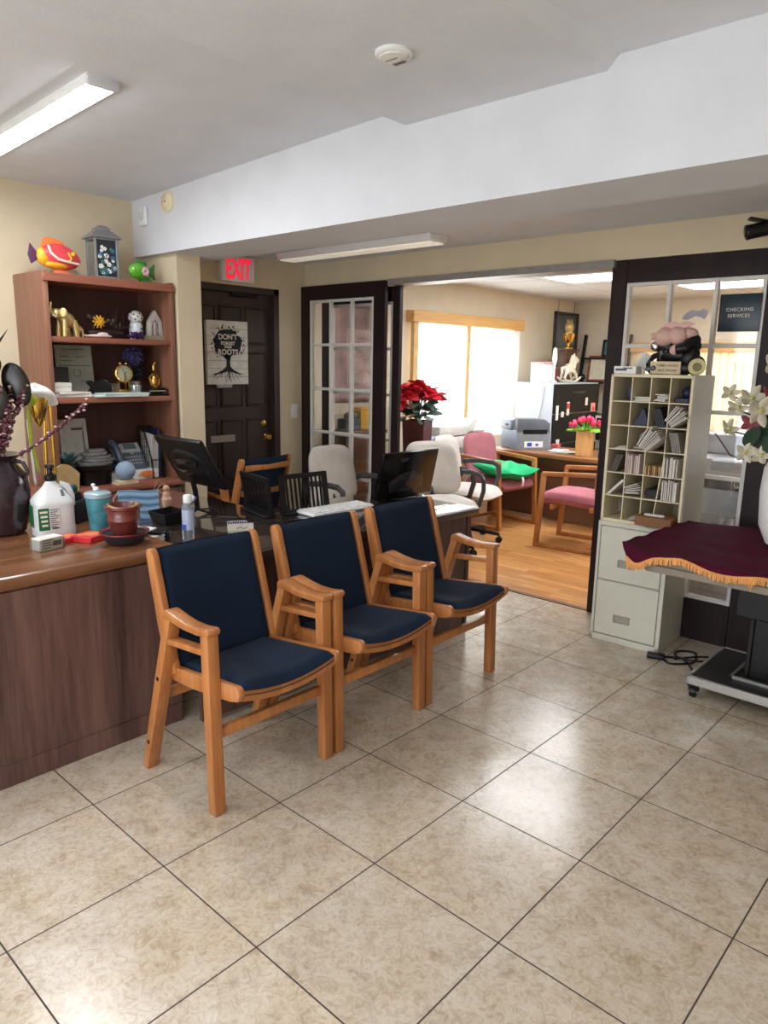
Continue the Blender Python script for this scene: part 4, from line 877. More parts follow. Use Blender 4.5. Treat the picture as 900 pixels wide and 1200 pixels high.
s = MB(); s.box((0, .015, .072), (.10, .165, .144), None, .005); s.box((.052, .015, .072), (.004, .15, .12)); simple('storage_box', s, M('charcoal_box', (40, 38, 44), .5), 'dark charcoal box behind the white books on the middle shelf', 'box', (-3.195, .475, SH2+.033))
s = MB(); s.box((0, 0, .008), (.16, .34, .014), (0, 0, -.06), .002); s.box((.01, .03, .02), (.14, .30, .008), (0, 0, .03), .001); simple('paper_stack', s, M('pale_folder_stack', (192, 204, 196), .7), 'pale green papers spread along the front of the middle shelf', 'paper stack', (-2.99, .80, SH2))
t = thing('tape_dispenser', 'black tape dispenser on the papers of the middle shelf', 'tape dispenser', (-3.06, .72, SH2+.025))
s = MB(); s.prism([(-.075, 0), (.07, 0), (.075, .03), (.045, .07), (.01, .08), (-.03, .06), (-.06, .075), (-.08, .06), (-.05, .03)], .04, yz(-.02, 0, 0), .004); s.build('body', m_black, t)
s = MB(); s.lathe([(.012, -.012), (.026, -.012), (.026, .012), (.012, .012)], (.002, .03, .05), rot=(0, PI/2, 0), cap=False); s.build('roll', M('tape_clear', (186, 184, 170), .3), t)
t = thing('anniversary_clock', 'round brass carriage clock on the middle shelf', 'clock', (-3.06, .885, SH2+.025))
s = MB(); s.b2((-.03, -.045, 0), (.03, .045, .016), .003); s.b2((-.02, -.038, .016), (-.0, -.03, .07)); s.b2((-.02, .03, .016), (0, .038, .07)); s.b2((.015, -.004, .016), (.022, .004, .12)); s.build('base', m_brass, t)
s = MB(); s.lathe([(.056, -.014), (.06, -.01), (.06, .01), (.056, .014), (.05, .012), (.05, -.01)], (0, 0, .115), rot=(0, PI/2, 0), seg=36, cap=False); s.ell((0, -.02, .176), (.01, .01, .012)); s.ell((0, .02, .176), (.01, .01, .012)); s.build('rim', m_brass, t)
s = MB(); s.lathe([(.05, -.004), (.05, .004)], (0, 0, .115), rot=(0, PI/2, 0), seg=32); s.build('dial', M('clock_dial', (176, 184, 160), .3), t)
s = MB(); s.bar((.006, 0, .115), (.006, .03, .13), .003, .002); s.bar((.006, 0, .115), (.006, -.008, .152), .003, .002)
for k in range(12): a = 2*PI*k/12; s.box((.0055, .042*math.cos(a), .115+.042*math.sin(a)), (.002, .004, .004))
s.build('hands', m_text, t)
s = MB(); s.b2((-.025, -.028, 0), (.025, .028, .055), .003); simple('acrylic_cube', s, glass('acrylic', (.92, .95, .96), .05, .18), 'small clear acrylic block left of the brass clock', 'acrylic block', (-3.06, .818, SH2+.025))
t = thing('hydrangea_topiary', 'blue hydrangea ball with dark leaves in a pale pot on the middle shelf', 'artificial plant', (-3.14, 1.0, SH2))
s = MB(); s.lathe([(.03, 0), (.036, .05), (.04, .09), (.035, .09)]); s.build('pot', M('pale_pot', (176, 170, 156), .5), t)
s = MB(); rnd = random.Random(2); s.ell((0, 0, .245), (.055, .055, .052))
for k in range(60): z = rnd.uniform(-1, 1); a = rnd.uniform(0, 6.3); q = math.sqrt(1-z*z); s.ell((.06*q*math.cos(a), .06*q*math.sin(a), .245+.058*z), (.013, .013, .011), seg=6, rings=5)
s.build('bloom', M('slate_blue_bloom', (62, 60, 104), .7, var=.3, vs=40), t)
s = MB()
for k in range(18): a = rnd.uniform(0, 6.3); s.ell((.045*math.cos(a), .05*math.sin(a), rnd.uniform(.1, .19)), (.03, .018, .004), (rnd.uniform(-.6, .6), rnd.uniform(-.8, .8), a), seg=8, rings=5)
s.cyl((0, 0, .05), (0, 0, .2), .006, seg=8); s.build('leaves', M('blackish_leaf', (26, 32, 32), .6), t)
t = thing('brass_figurine', 'slim brass figurine at the right end of the middle shelf', 'figurine', (-3.06, 1.098, SH2+.045))
s = MB(); s.lathe([(.026, 0), (.03, .008), (.022, .02), (.028, .05), (.014, .08), (.02, .10), (.008, .115), (.012, .14), (.005, .165), (.001, .17)]); s.tube([(.0, .01, .09), (0, .04, .06), (0, .03, .02)], .008); s.tube([(.0, -.01, .09), (0, -.035, .07), (0, -.02, .02)], .008); s.ell((0, .012, .16), (.008, .01, .016)); s.build('figure', m_brass, t)
s = MB(); s.b2((-.03, -.045, -.045), (.03, .045, 0), .004); s.build('block', m_black, t)
t = thing('stapler', 'black stapler lying at the front right of the middle shelf', 'stapler', (-2.985, 1.06, SH2), R(90))
s = MB(); s.prism([(-.10, 0), (.09, 0), (.095, .01), (-.10, .014)], .035, xz(0, .0175, 0), .002); s.build('base', m_black, t)
s = MB(); s.prism([(-.10, .016), (.08, .022), (.088, .038), (.06, .052), (-.06, .042), (-.10, .03)], .034, xz(0, .017, 0), .004); s.build('lever', m_black, t)
s = MB(); s.b2((-.05, -.0185, .026), (.07, -.0165, .036)); s.build('silver_strip', m_chrome, t)
s = MB(); s.lathe([(.028, 0), (.033, .002), (.038, .07), (.036, .07), (.03, .006)]); simple('glass_tumbler', s, glass('tumbler_glass', (.86, .92, .94), .02, .2), 'short clear glass tumbler left of the stapler', 'glass', (-2.98, .922, SH2))

# ================================================================= ON THE CREDENZA
ZC = .745
for y, x, wd, h, a, lab in ((.61, -3.19, .185, .40, -.12, 'white framed certificate leaning at the back of the credenza behind the plant'), (.395, -3.22, .10, .41, -.10, 'pale frame edge half hidden behind the white certificate at the hutch side')):
    t = thing('certificate_frame', lab, 'picture frame', (x, y, ZC), R(3))
    m = Matrix.Rotation(a, 4, 'Y')
    s = MB(); 
    for q in ((0, h/2-.012, wd, .024), (0, -h/2+.012, wd, .024), (-wd/2+.012, 0, .024, h), (wd/2-.012, 0, .024, h)): s.box((0, q[0], h/2+q[1]), (.016, q[2], q[3]), None, .003)
    s.xf(m); s.build('frame', M('frame_white', (210, 208, 206), .4), t)
    s = MB(); s.box((-.002, 0, h/2), (.006, wd-.03, h-.03)); s.xf(m); s.build('certificate', M('certificate_paper', (204, 206, 200), .7), t)
    s = MB(); s.box((.0025, wd*.15, h*.84), (.002, wd*.4, .016)); s.box((.0025, wd*.36, h*.6), (.002, .008, h*.4)); s.xf(m); s.build('border_print', M('grey_print', (90, 94, 98), .7), t)
t = thing('succulent_plant', 'spiky dark green succulent on the credenza in front of the white certificate', 'plant', (-2.99, .455, ZC))
s = MB(); s.lathe([(.035, 0), (.045, .13), (.04, .13)]); s.build('pot', m_black, t)
s = MB(); rnd = random.Random(6)
for k in range(18):
    a = 2.4*k; el = .3+.9*(k/18); L = .13-.03*(k/18); d = Vector((math.cos(a)*math.cos(el), math.sin(a)*math.cos(el), math.sin(el))); p = Vector((0, 0, .13))
    s.tube([p, p+d*L*.5+Vector((0, 0, .01)), p+d*L], [.014, .016, .002], 6, flat=.3)
s.build('leaves', M('succulent_green', (52, 86, 84), .5, var=.3, vs=30), t)
t = thing('stone_fountain', 'tabletop fountain of stacked grey slates on a black bowl', 'fountain', (-3.05, .655, ZC))
s = MB(); s.lathe([(.10, 0), (.104, .08), (.11, .088), (.17, .115), (.178, .128), (.17, .130), (.10, .105)], seg=36, squash=(.75, 1)); s.build('bowl', m_black, t)
rnd = random.Random(9)
for k, (w_, z, dy) in enumerate(((.115, .128, .0), (.105, .148, .015), (.095, .166, .02), (.085, .186, .0), (.062, .205, .01))):
    s = MB(); s.prism([(w_*.8*(1+rnd.uniform(-.12, .12))*math.cos(a), dy+w_*(1+rnd.uniform(-.12, .12))*math.sin(a)) for a in [2*PI*q/11 for q in range(11)]], .02, Matrix.Translation((0, 0, z-.006)), .005); s.build('slate', M('slate_grey', (104, 102, 100), .6, var=.2, vs=30, bump=.3), t)
s = MB(); s.box((0, 0, .03), (.17, .34, .06), (0, 0, .04), .003); o = simple('cardboard_box', s, m_wp, 'flat white box beneath the desk phone', 'box', (-3.09, .91, ZC)); o.scale = (.82, 1, 1)
s = MB(); s.ell((0, 0, 0), (.002, .05, .022), seg=14, rings=8); s.box((.0, -.05, .008), (.002, .05, .006), (.6, 0, 0)); simple('print_patch', s, M('orange_print', (226, 130, 70), .5), 'orange and red printed patch on the white box under the phone', 'print', (-3.018, 1.0, ZC+.032))
t = thing('desk_phone', 'grey office desk phone with handset standing on the flat white box', 'phone', (-3.09, .915, ZC+.062), R(90))
m = Matrix.Rotation(R(52), 4, 'X')
s = MB(); s.box((.02, .095, .0), (.21, .20, .028), None, .008, 2); s.xf(m); s.prism([(-.02, 0), (.09, 0), (.085, .14)], .16, Matrix(((0, 0, 1, -.06), (1, 0, 0, 0), (0, 1, 0, 0), (0, 0, 0, 1)))); s.build('body', M('phone_grey', (84, 90, 98), .4, var=.05), t)
s = MB(); s.box((.045, .155, .016), (.14, .075, .008), None, .003); s.xf(m); s.build('face_plate', M('phone_silver', (168, 172, 174), .35), t)
s = MB(); s.box((.045, .165, .021), (.085, .042, .003)); s.xf(m); s.build('screen', M('lcd_grey', (104, 112, 108), .2), t)
s = MB(); s.cyl((.045, .115, .014), (.045, .115, .022), .012, seg=14)
for i in range(6):
    for j in range(3): s.box((-.005+i*.019, .035+j*.024, .016), (.012, .014, .006), None, .002)
s.xf(m); s.build('keypad', M('phone_key', (150, 154, 158), .4), t)
s = MB(); s.tube([(-.075, .005, .03), (-.075, .04, .055), (-.075, .10, .06), (-.075, .16, .055), (-.075, .195, .03)], [.024, .022, .017, .022, .026], 10); s.xf(m); s.build('handset', M('handset_slate', (66, 76, 88), .4), t)
t = thing('file_holder', 'black wire mesh file holder with papers at the right end of the credenza', 'file holder', (-3.12, 1.085, ZC), R(-8))
s = MB()
for y in (-.035, .045):
    P = [(-.12, y, .002), (-.12, y, .33), (-.02, y, .31), (.10, y, .12), (.12, y, .002)]
    for a, b in zip(P, P[1:]+P[:1]): s.bar(a, b, .006, .006)
    for k in range(1, 7):
        z = .05*k; xr = .12 if z < .06 else (.10-.12*(z-.12)/.19 if z > .12 else .11); s.bar((-.12, y, z), (max(-.11, min(.12, xr)), y, z), .003, .003)
    for k in range(1, 7):
        x = -.12+.034*k; zt = .31+(.02*( -x-.02)/.1) if x < -.02 else .31-.19*(x+.02)/.12; s.bar((x, y, .002), (x, y, max(.05, zt)), .003, .003)
for x, z in ((-.12, .33), (-.12, .002), (.12, .002), (.10, .12)): s.bar((x, -.035, z), (x, .045, z), .005, .005)
s.build('wire_frame', m_black, t)
s = MB()
for k in range(5): s.box((-.02, -.02+k*.008, .15), (.19, .004, .29-.012*k), (0, .05, .02*k))
s.build('papers', m_env, t)
s = MB(); s.b2((-.11, .02, .005), (.08, .04, .32), .003); s.build('folder', m_navyb, t)
# ================================================================= ON THE GLASS DESK
s = MB(); s.box((0, 0, .010), (.075, .15, .018), (0, 0, .05), .003); s.box((0, 0, .024), (.07, .12, .010), (0, 0, -.05), .002); simple('note_pad', s, M('cream_notes', (206, 186, 156), .7), 'cream note pad under the blue ball', 'note pad', (-2.92, .785, ZC))
s = MB(); s.ell((0, 0, .058), (.062, .062, .060), None, 26, 18); simple('ball', s, M('blue_grey_ball', (140, 160, 182), .6), 'blue-grey ball resting on the cream note pad', 'ball', (-2.915, .785, ZC+.028))
t = thing('face_mask', 'pale blue pleated face mask propped up on the glass desk behind the clay pot', 'face mask', (-1.99, .36, ZD), R(-28))
def mask(u, v): y = -.098+u*.196; z = v*.142; return (.018*math.cos((u-.5)*2.2)-.03*v+.004*math.sin(v*PI*8), y, z+.004*math.sin(u*6))
s = MB(); s.grid(mask, 20, 30, .003); s.build('mask', FABRIC('mask_blue', (130, 164, 196), .8, .1), t)
s = MB(); s.tube([(.0, -.095, .14), (-.03, -.12, .1), (-.02, -.12, .03), (.012, -.097, .005)], .0025, 6); s.tube([(.0, .095, .14), (-.03, .12, .12), (-.03, .125, .05), (.012, .097, .005)], .0025, 6); s.build('ear_loops', m_paper, t)
s = MB(); s.tube([(0, 0, .004), (.03, .05, .05), (.0, .10, .075), (-.05, .12, .06), (-.06, .10, .03), (-.02, .06, .01)], .0035, 6); s.tube([(.01, .02, .004), (-.02, .09, .10), (-.01, .14, .06), (.0, .16, .01)], .003, 6); simple('eyeglasses', s, M('tan_wire', (150, 120, 92), .4, .3), 'tan wire frame lying on the desk right of the blue ball', 'wire frame', (-2.45, .66, ZD))
t = thing('desk_tray', 'small black plastic tray on the glass desk behind the water bottle', 'tray', (-1.82, .42, ZD), R(6))
s = MB(); s.lathe([(.075, 0), (.095, .055), (.10, .058), (.092, .058), (.072, .004)], seg=4, rot=(0, 0, PI/4), squash=(1, 1.15)); s.build('tray', m_black, t, angle=25)
s = MB(); s.ell((0, 0, .05), (.022, .02, .032)); s.ell((0, 0, .09), (.018, .018, .018)); s.lathe([(.026, 0), (.03, .03), (.018, .05)]); simple('small_figurine', s, M('peach_figure', (204, 160, 130), .5), 'small peach and pink figurine on the desk behind the black tray', 'figurine', (-2.23, .66, ZD))
t = thing('sanitizer_bottle', 'slim clear sanitizer bottle with white flip cap behind the nearest blue chair', 'bottle', (-1.395, .265, ZD), R(-40))
s = MB(); s.lathe([(.026, 0), (.030, .004), (.031, .02), (.031, .155), (.026, .172), (.016, .178)], squash=(1, .82)); s.build('bottle', M('clear_bottle', (206, 216, 226), .08, var=.02, trans=.75), t)
s = MB(); s.lathe([(.018, .178), (.019, .182), (.019, .208), (.015, .214), (.001, .215)]); s.build('cap', m_wp, t)
s = MB(); s.lathe([(.0316, .06), (.0316, .15)], squash=(1, .82), cap=False); s.build('label_wrap', M('pale_blue_label', (176, 188, 214), .4), t)
s = MB(); s.b2((.018, -.024, .062), (.034, -.004, .086)); s.build('label_mark', M('label_blue', (54, 84, 170), .4), t)
t = thing('bottle_nozzle', 'blue and clear nozzle top of a bottle in front of the left monitor', 'bottle top', (-1.58, .395, ZD+.0))
s = MB(); s.lathe([(.02, 0), (.02, .10), (.01, .12), (.008, .15)]); s.build('neck', m_black, t)
s = MB(); s.prism([(-.035, .14), (.02, .135), (.045, .165), (.01, .175), (-.02, .165), (-.045, .15)], .024, xz(0, .012, 0), .004); s.build('trigger', M('nozzle_blue', (84, 108, 200), .4), t)
s = MB(); s.ell((.045, -.02, .165), (.018, .014, .016)); s.build('tip', m_wp, t)
t = thing('note_stack', 'small stack of note papers and black cards beside the clay pot', 'notes', (-1.47, .125, ZD), R(20))
s = MB()
for k in range(5): s.box((rn.uniform(-.004, .004), 0, .005+k*.0085), (.075, .085, .008), (0, 0, rn.uniform(-.15, .15)), .001)
s.build('papers', m_paper, t)
s = MB(); s.box((-.01, .03, .055), (.10, .08, .012), (0, .1, .3), .002); s.build('black_cards', m_black, t)
s = MB(); s.box((-.03, .0, .064), (.06, .09, .004), (0, .05, .2)); s.build('white_card', m_wp, t)
s = MB(); s.box((0, 0, .03), (.035, .035, .06), (0, 0, .4), .006, 2); simple('black_cup', s, m_black, 'small square black holder right of the note papers', 'holder', (-1.50, .215, ZD))
t = thing('card_holder', 'white cards with curly script in a clear holder above the nearest chair back', 'card holder', (-1.36, .52, ZD), R(62))
s = MB(); s.box((0, 0, .026), (.12, .004, .05), (-.25, 0, 0)); s.build('card', M('cream_card', (214, 206, 188), .7), t)
s = MB()
for k in range(8): s.tube([(-.055+k*.011+.006*math.cos(a), -.002, .058+.008*math.sin(a)) for a in [2*PI*q/10 for q in range(10)]], .0015, 5, True)
s.build('spiral', M('lilac_wire', (206, 200, 220), .4), t)
s = MB(); s.b2((-.065, -.03, 0), (.065, .03, .004), .001); s.b2((-.065, -.03, 0), (.065, -.027, .025)); s.build('holder', glass('acrylic', (.92, .95, .96), .05, .18), t)
s = MB(); s.tube([(-.02, -.009, .03), (.0, -.01, .038), (.01, -.009, .028), (.03, -.01, .036)], .0016, 5); s.build('script', m_text, t)
# monitors
t = thing('monitor', 'black monitor seen from behind, tilted, at the left end of the glass desk', 'monitor', (-1.91, .62, ZD))
m = Matrix.Translation((0, 0, .275)) @ Matrix.Rotation(R(32), 4, 'X') @ Matrix.Rotation(R(0), 4, 'Y')
s = MB(); s.box((0, 0, 0), (.42, .028, .30), None, .008, 2); s.ell((0, -.014, -.01), (.16, .02, .10)); s.xf(m); s.build('case', m_black, t)
s = MB(); s.box((0, .015, 0), (.40, .002, .28)); s.xf(m); s.build('screen', m_gloss, t)
s = MB(); s.prism([(-.14, -.03), (-.10, .03), (.07, .05), (.12, .03), (.10, -.0), (-.06, -.05)], .012, xz(0, -.026, 0), .003); s.xf(m); s.build('back_plate', m_gloss, t)
s = MB(); s.prism([(-.07, .0), (-.05, .03), (.03, .028), (.02, .018), (-.03, .012)], .003, xz(-.01, -.039, 0)); s.xf(m); s.build('badge', m_chrome, t)
s = MB(); s.tube([(0, .0, .2), (0, .02, .12), (0, .03, .02)], .014); s.build('stand_neck', m_black, t)
s = MB()
for a in (.3, 1.9, 3.5, 5.1): s.bar((0, .03, .02), (.12*math.cos(a), .03+.12*math.sin(a), .004), .014, .008)
s.build('stand_base', m_black, t)
s = MB(); s.tube([(-1.74, .62, ZD+.006), (-1.62, .66, ZD+.005), (-1.5, .70, ZD+.005), (-1.42, .80, ZD+.005), (-1.40, .92, ZD+.005)], .004, 6); simple('monitor_cable', s, m_black, 'black cable running across the glass from the left monitor', 'cable')
t = thing('monitor', 'glossy black monitor seen from behind at the far end of the desk', 'monitor', (-1.475, 1.80, ZD))
m = Matrix.Translation((.03, 0, .150)) @ Matrix.Rotation(R(12), 4, 'Y')
s = MB(); s.box((0, 0, 0), (.028, .50, .285), None, .008, 2); s.xf(m); s.build('case', m_mon, t)
s = MB(); s.box((-.015, 0, 0), (.002, .475, .26)); s.xf(m); s.build('screen', m_black, t)
s = MB(); s.prism([(-.15, -.10), (-.17, -.03), (-.08, .01), (.02, .03), (.12, .0), (.15, -.08), (.08, -.11)], .010, yz(.012, 0, 0), .003); s.xf(m); s.build('back_plate', M('monitor_grey_gloss', (34, 34, 40), .15, spec=.4), t)
s = MB(); s.text('acer', .04, yz(.0145, -.06, .10), .0004, .0006); s.xf(m); s.build('brand_mark', M('logo_grey', (60, 60, 64), .3), t)
s = MB(); s.box((-.02, 0, .006), (.16, .22, .012), None, .004); s.cyl((-.02, 0, .01), (.015, 0, .11), .016); s.build('stand', m_black, t)
s = MB(); s.ell((0, 0, .03), (.03, .03, .03)); s.lathe([(.03, 0), (.028, .006), (.01, .01)]); simple('glass_paperweight', s, glass('paperweight', (.9, .95, .96), .02, .22), 'clear glass paperweight below the glossy monitor', 'paperweight', (-1.27, 1.72, ZD))
t = thing('keyboard', 'white keyboard lying on the desk between the monitors', 'keyboard', (-1.46, 1.23, ZD), R(86))
s = MB(); s.box((0, 0, .010), (.43, .15, .018), None, .005); s.build('case', m_wp, t)
s = MB()
for i in range(15):
    for j in range(5): s.box((-.196+i*.028, -.056+j*.028, .021), (.022, .022, .007), None, .002)
s.build('keys', M('key_white', (222, 222, 220), .5), t)
for lab, loc, rz, wd in (('black slatted desk organizer nearer the left monitor', (-1.70, .90, ZD), R(168), .30), ('black slatted desk organizer in front of the white chair', (-1.545, 1.09, ZD), R(84), .28)):
    t = thing('slatted_organizer', lab, 'desk organizer', loc, rz, None)
    m = Matrix.Rotation(R(-10), 4, 'X')
    s = MB(); h = .21
    for a, b in (((-wd/2, 0, 0), (-wd/2, 0, h)), ((wd/2, 0, 0), (wd/2, 0, h))): s.bar(a, b, .03, .014, up=(0, 1, 0))
    s.bar((-wd/2, 0, h-.012), (wd/2, 0, h-.012), .014, .026); s.bar((-wd/2, 0, .012), (wd/2, 0, .012), .014, .024); s.xf(m); s.build('frame', m_blackm, t)
    s = MB()
    for k in range(9): x = -wd/2+.03+k*(wd-.06)/8; s.bar((x, 0, .01), (x, 0, h-.01), .010, .008, up=(0, 1, 0))
    s.xf(m); s.build('slats', m_blackm, t)
    s = MB(); s.b2((-wd/2, -.02, 0), (wd/2, .05, .008), .002); s.build('base', m_blackm, t)

# ================================================================= ON THE COUNTER
ZK = .775
t = thing('floor_vase', 'large dark plum ceramic vase at the left edge of the counter', 'vase', (-1.93, -.32, ZK))
s = MB(); s.lathe([(.085, 0), (.10, .01), (.118, .09), (.128, .18), (.115, .255), (.082, .295), (.072, .315), (.10, .335), (.108, .342), (.098, .342), (.065, .318)], seg=40)
for k in range(0): pass
s.build('body', M('plum_ceramic', (46, 30, 40), .22, coat=.4, var=.1), t)
for a in (.75, .75+PI): s = MB(); c, q = math.cos(a), math.sin(a); s.tube([(.075*c, .075*q, .315), (.115*c, .115*q, .31), (.135*c, .135*q, .27), (.118*c, .118*q, .235)], .009, 8); s.build('handle', M('plum_ceramic', (46, 30, 40), .22), t)
t = thing('dried_branches', 'burgundy beaded branches with big black leaves standing in the plum vase', 'dried arrangement', (-1.93, -.32, ZK+.30))
rnd = random.Random(21); br = []
def curve(p0, d, n, step, bend):
    P = [Vector(p0)]; d = Vector(d).normalized()
    for k in range(n): d = (d+Vector(bend)).normalized(); P.append(P[-1]+d*step)
    return P
br.append(curve((.02, .03, 0), (.25, .62, .36), 12, .036, (-.004, .012, .035)))
for k in range(17): br.append(curve((rnd.uniform(-.03, .03), rnd.uniform(-.03, .03), 0), (rnd.uniform(-.25, .3), rnd.uniform(-.3, .42), 1), rnd.randint(6, 10), .034, (rnd.uniform(-.03, .03), rnd.uniform(-.03, .03), 0)))
s = MB()
for P in br: s.tube(P, .0035, 5, r2=.002)
s.build('stems', m_bur, t)
s = MB()
for i, P in enumerate(br):
    for k in range(1, len(P)):
        for q in range(3 if i == 0 else 4):
            c = P[k-1].lerp(P[k], q/4)+Vector((rnd.uniform(-1, 1), rnd.uniform(-1, 1), rnd.uniform(-1, 1)))*(.004 if i == 0 else .012); s.ell(c, (rnd.uniform(.007, .012), rnd.uniform(.007, .011), rnd.uniform(.006, .010)), seg=7, rings=5)
s.mi = 1; s0 = s
for i, P in enumerate(br):
    for k in range(1, len(P)):
        for q in range(2): s.ell(P[k]+Vector((rnd.uniform(-1, 1), rnd.uniform(-1, 1), rnd.uniform(-1, 1)))*.014, (.007, .0075, .005), seg=6, rings=5)
s.build('beads', [M('burgundy_bead', (92, 46, 56), .45, var=.3, vs=60), M('pale_pink_bead', (206, 170, 172), .5)], t)
m_bl_ = M('black_leaf', (18, 14, 18), .25, var=.1)
for c, r_, ry in (((.03, .10, .33), (.012, .055, .095), .2), ((.02, -.02, .42), (.012, .07, .06), -.2), ((.0, -.09, .36), (.012, .07, .13), .1), ((.03, .0, .25), (.01, .06, .09), -.3)):
    s = MB(); s.ell(c, r_, (ry, .1, -.6)); s.build('black_leaf', m_bl_, t)
s = MB(); s.tube([(.03, -.02, .45), (.03, .04, .50), (.03, .085, .56)], [.008, .016, .001], 8, flat=.3); s.build('black_leaf', m_bl_, t, 'curled pointed black leaf')
s = MB(); s.ell((.05, -.06, .33), (.008, .05, .03), (.7, 0, -.6)); s.build('pale_leaf', M('pale_petal', (214, 196, 186), .6), t)
t = thing('calla_sculpture', 'white and gold calla lily ornament rising behind the white jug', 'ornament', (-2.0, -.085, ZK))
s = MB(); s.lathe([(.045, 0), (.05, .01), (.02, .02)]); s.tube([(.0, -.005, .01), (.0, .005, .25), (0, .012, .45), (0, .015, .54)], .009, 10); s.tube([(.01, .035, .02), (.0, .042, .3), (0, .04, .54)], .008, 8); s.build('gold_stem', M('bright_gold', (214, 176, 84), .2, 1), t)
s = MB(); s.tube([(0, -.03, .24), (0, -.055, .38), (0, -.055, .50), (0, -.04, .57)], .008, 8); s.build('green_stem', M('lime_glass', (176, 196, 60), .25), t, 'lime green stem')
s = MB(); s.lathe([(.002, 0), (.024, .03), (.038, .08), (.046, .13), (.04, .15)], (0, -.012, .44), squash=(.8, 1)); s.build('gold_bell', M('bright_gold', (214, 176, 84), .2, 1), t)
s = MB(); s.grid(lambda u, v: (.055*math.sin(PI*u)*math.cos(2*PI*v)*.8, -.015+.062*math.sin(PI*u*.55)*math.cos(2*PI*v+1.57)*1.05+.03*max(0, math.sin(2*PI*v+3.14))*u, .625-.085*u*u-.012*math.cos(2*PI*v)), 14, 24); s.build('white_bloom', M('pearl_white', (228, 226, 224), .25), t, 'pearl white drooping bloom')
s = MB(); s.ell((.03, -.05, .565), (.012, .022, .03)); s.build('green_edge', M('lime_glass', (176, 196, 60), .25), t)
t = thing('sanitizer_jug', 'big white translucent gallon jug with black pump top and green label', 'jug', (-1.765, -.165, ZK), R(-8))
s = MB(); K = 34
def jug(u, v):
    a = 2*PI*v; z = u*.235
    def sq(h): c, q = math.cos(a), math.sin(a); n = 5.0; k = (abs(c)**n+abs(q)**n)**(-1/n); return h*k*c, h*k*q
    if z < .145: h = .074+(.003 if .03 < z < .135 else .0045); x, y = sq(h)
    else:
        f = (z-.145)/.09; f = f*f*(3-2*f)*.55+f*.45; h = .078*(1-f)+.019*f; x0, y0 = sq(h); c, q = math.cos(a)*h, math.sin(a)*h; x, y = x0*(1-f)+c*f, y0*(1-f)+q*f
    return (x, y, z)
s.grid(jug, 40, K); s.prism([(x, y) for x, y, z in [jug(0, k/K) for k in range(K)]], .002); s.build('body', M('jug_white', (228, 230, 232), .35, var=.03, trans=.12), t, angle=50)
s = MB(); s.tube([(.0, .035, .215), (.005, .062, .205), (.01, .078, .165), (.01, .078, .12)], .012, 10, flat=1.2); s.build('handle', M('jug_white', (228, 230, 232), .35), t)
s = MB(); s.lathe([(.022, .232), (.024, .236), (.024, .255), (.012, .262), (.012, .285), (.02, .29), (.018, .30), (.001, .302)]); s.box((.02, -.01, .293), (.05, .014, .01), None, .003); s.build('pump', m_black, t, 'black pump')
s = MB(); s.b2((-.055, -.0795, .035), (.0, -.077, .128)); s.b2((.077, -.078, .035), (.0795, -.035, .128)); s.build('green_label', M('label_green', (38, 104, 60), .5, var=.2, vs=40), t)
s = MB(); s.b2((.077, -.035, .035), (.0792, .008, .128)); s.build('text_label', M('label_white', (214, 212, 212), .5), t)
s = MB()
for k in range(9): s.b2((.0793, -.031, .118-k*.009), (.0798, .004-.006*(k % 3), .121-k*.009))
s.b2((.0793, -.026, .038), (.0798, .0, .044)); s.build('label_print', m_text, t)
s = MB()
for k in range(4): s.b2((.0796, -.072+.002*k, .108-k*.019), (.0802, -.042, .117-k*.019))
s.build('label_lettering', m_paper, t)
s = MB(); s.box((.052, .03, .185), (.006, .012, .03), (0, -.8, 0)); s.build('vent_mark', M('grey_print', (90, 94, 98), .7), t)
t = thing('card_box', 'small clear box of printed white cards at the counter front edge below the jug', 'card box', (-1.525, -.295, ZK), R(12))
s = MB(); s.b2((-.028, -.05, .0), (.028, .05, .05), .002); s.build('cards', m_paper, t)
s = MB()
for k in range(4): s.b2((.0285, -.04, .010+k*.010), (.0292, -.005+.012*(k % 2), .014+k*.010))
s.b2((.0285, .005, .015), (.0292, .042, .035)); s.build('print', M('grey_print', (90, 94, 98), .7), t)
s = MB(); s.b2((-.033, -.055, .0), (.033, .055, .003)); s.b2((.030, -.055, 0), (.033, .055, .046)); s.b2((-.033, -.055, 0), (-.03, .055, .046)); s.b2((-.033, -.055, 0), (.033, -.052, .046)); s.b2((-.033, .052, 0), (.033, .055, .046)); s.build('clear_case', glass('acrylic', (.92, .95, .96), .05, .18), t)
for lab, x, y, rz, sz in (('red and orange flat packet nearest the clay pot', -1.55, -.110, R(24), (.105, .115, .026)), ('red flat packet right behind the white jug foot', -1.60, -.185, R(10), (.085, .09, .022))):
    t = thing('red_packet', lab, 'packet', (x, y, ZK), rz)
    s = MB(); s.box((0, 0, sz[2]/2), sz, None, .003); s.build('box', M('packet_red', (206, 48, 56), .45), t)
    s = MB(); s.ell((0, .01, sz[2]), (sz[0]*.35, sz[1]*.3, .0012), seg=14, rings=6); s.box((-.02, -.02, sz[2]+.0005), (.04, .03, .001), (0, 0, .5)); s.build('orange_print', M('orange_print', (226, 130, 70), .5), t)
t = thing('plant_pot', 'empty maroon glazed clay pot standing in a dark saucer bowl on the counter', 'pot', (-1.40, -.033, ZK+.040))
s = MB(); s.lathe([(.046, .0), (.050, .004), (.060, .058), (.064, .062), (.064, .072), (.062, .076), (.066, .105), (.074, .110), (.075, .122), (.070, .124), (.064, .112), (.054, .03)], seg=40, cap=False); s.lathe([(.001, .09), (.064, .09)], seg=30); s.build('body', M('maroon_glaze', (106, 44, 38), .3, coat=.3), t)
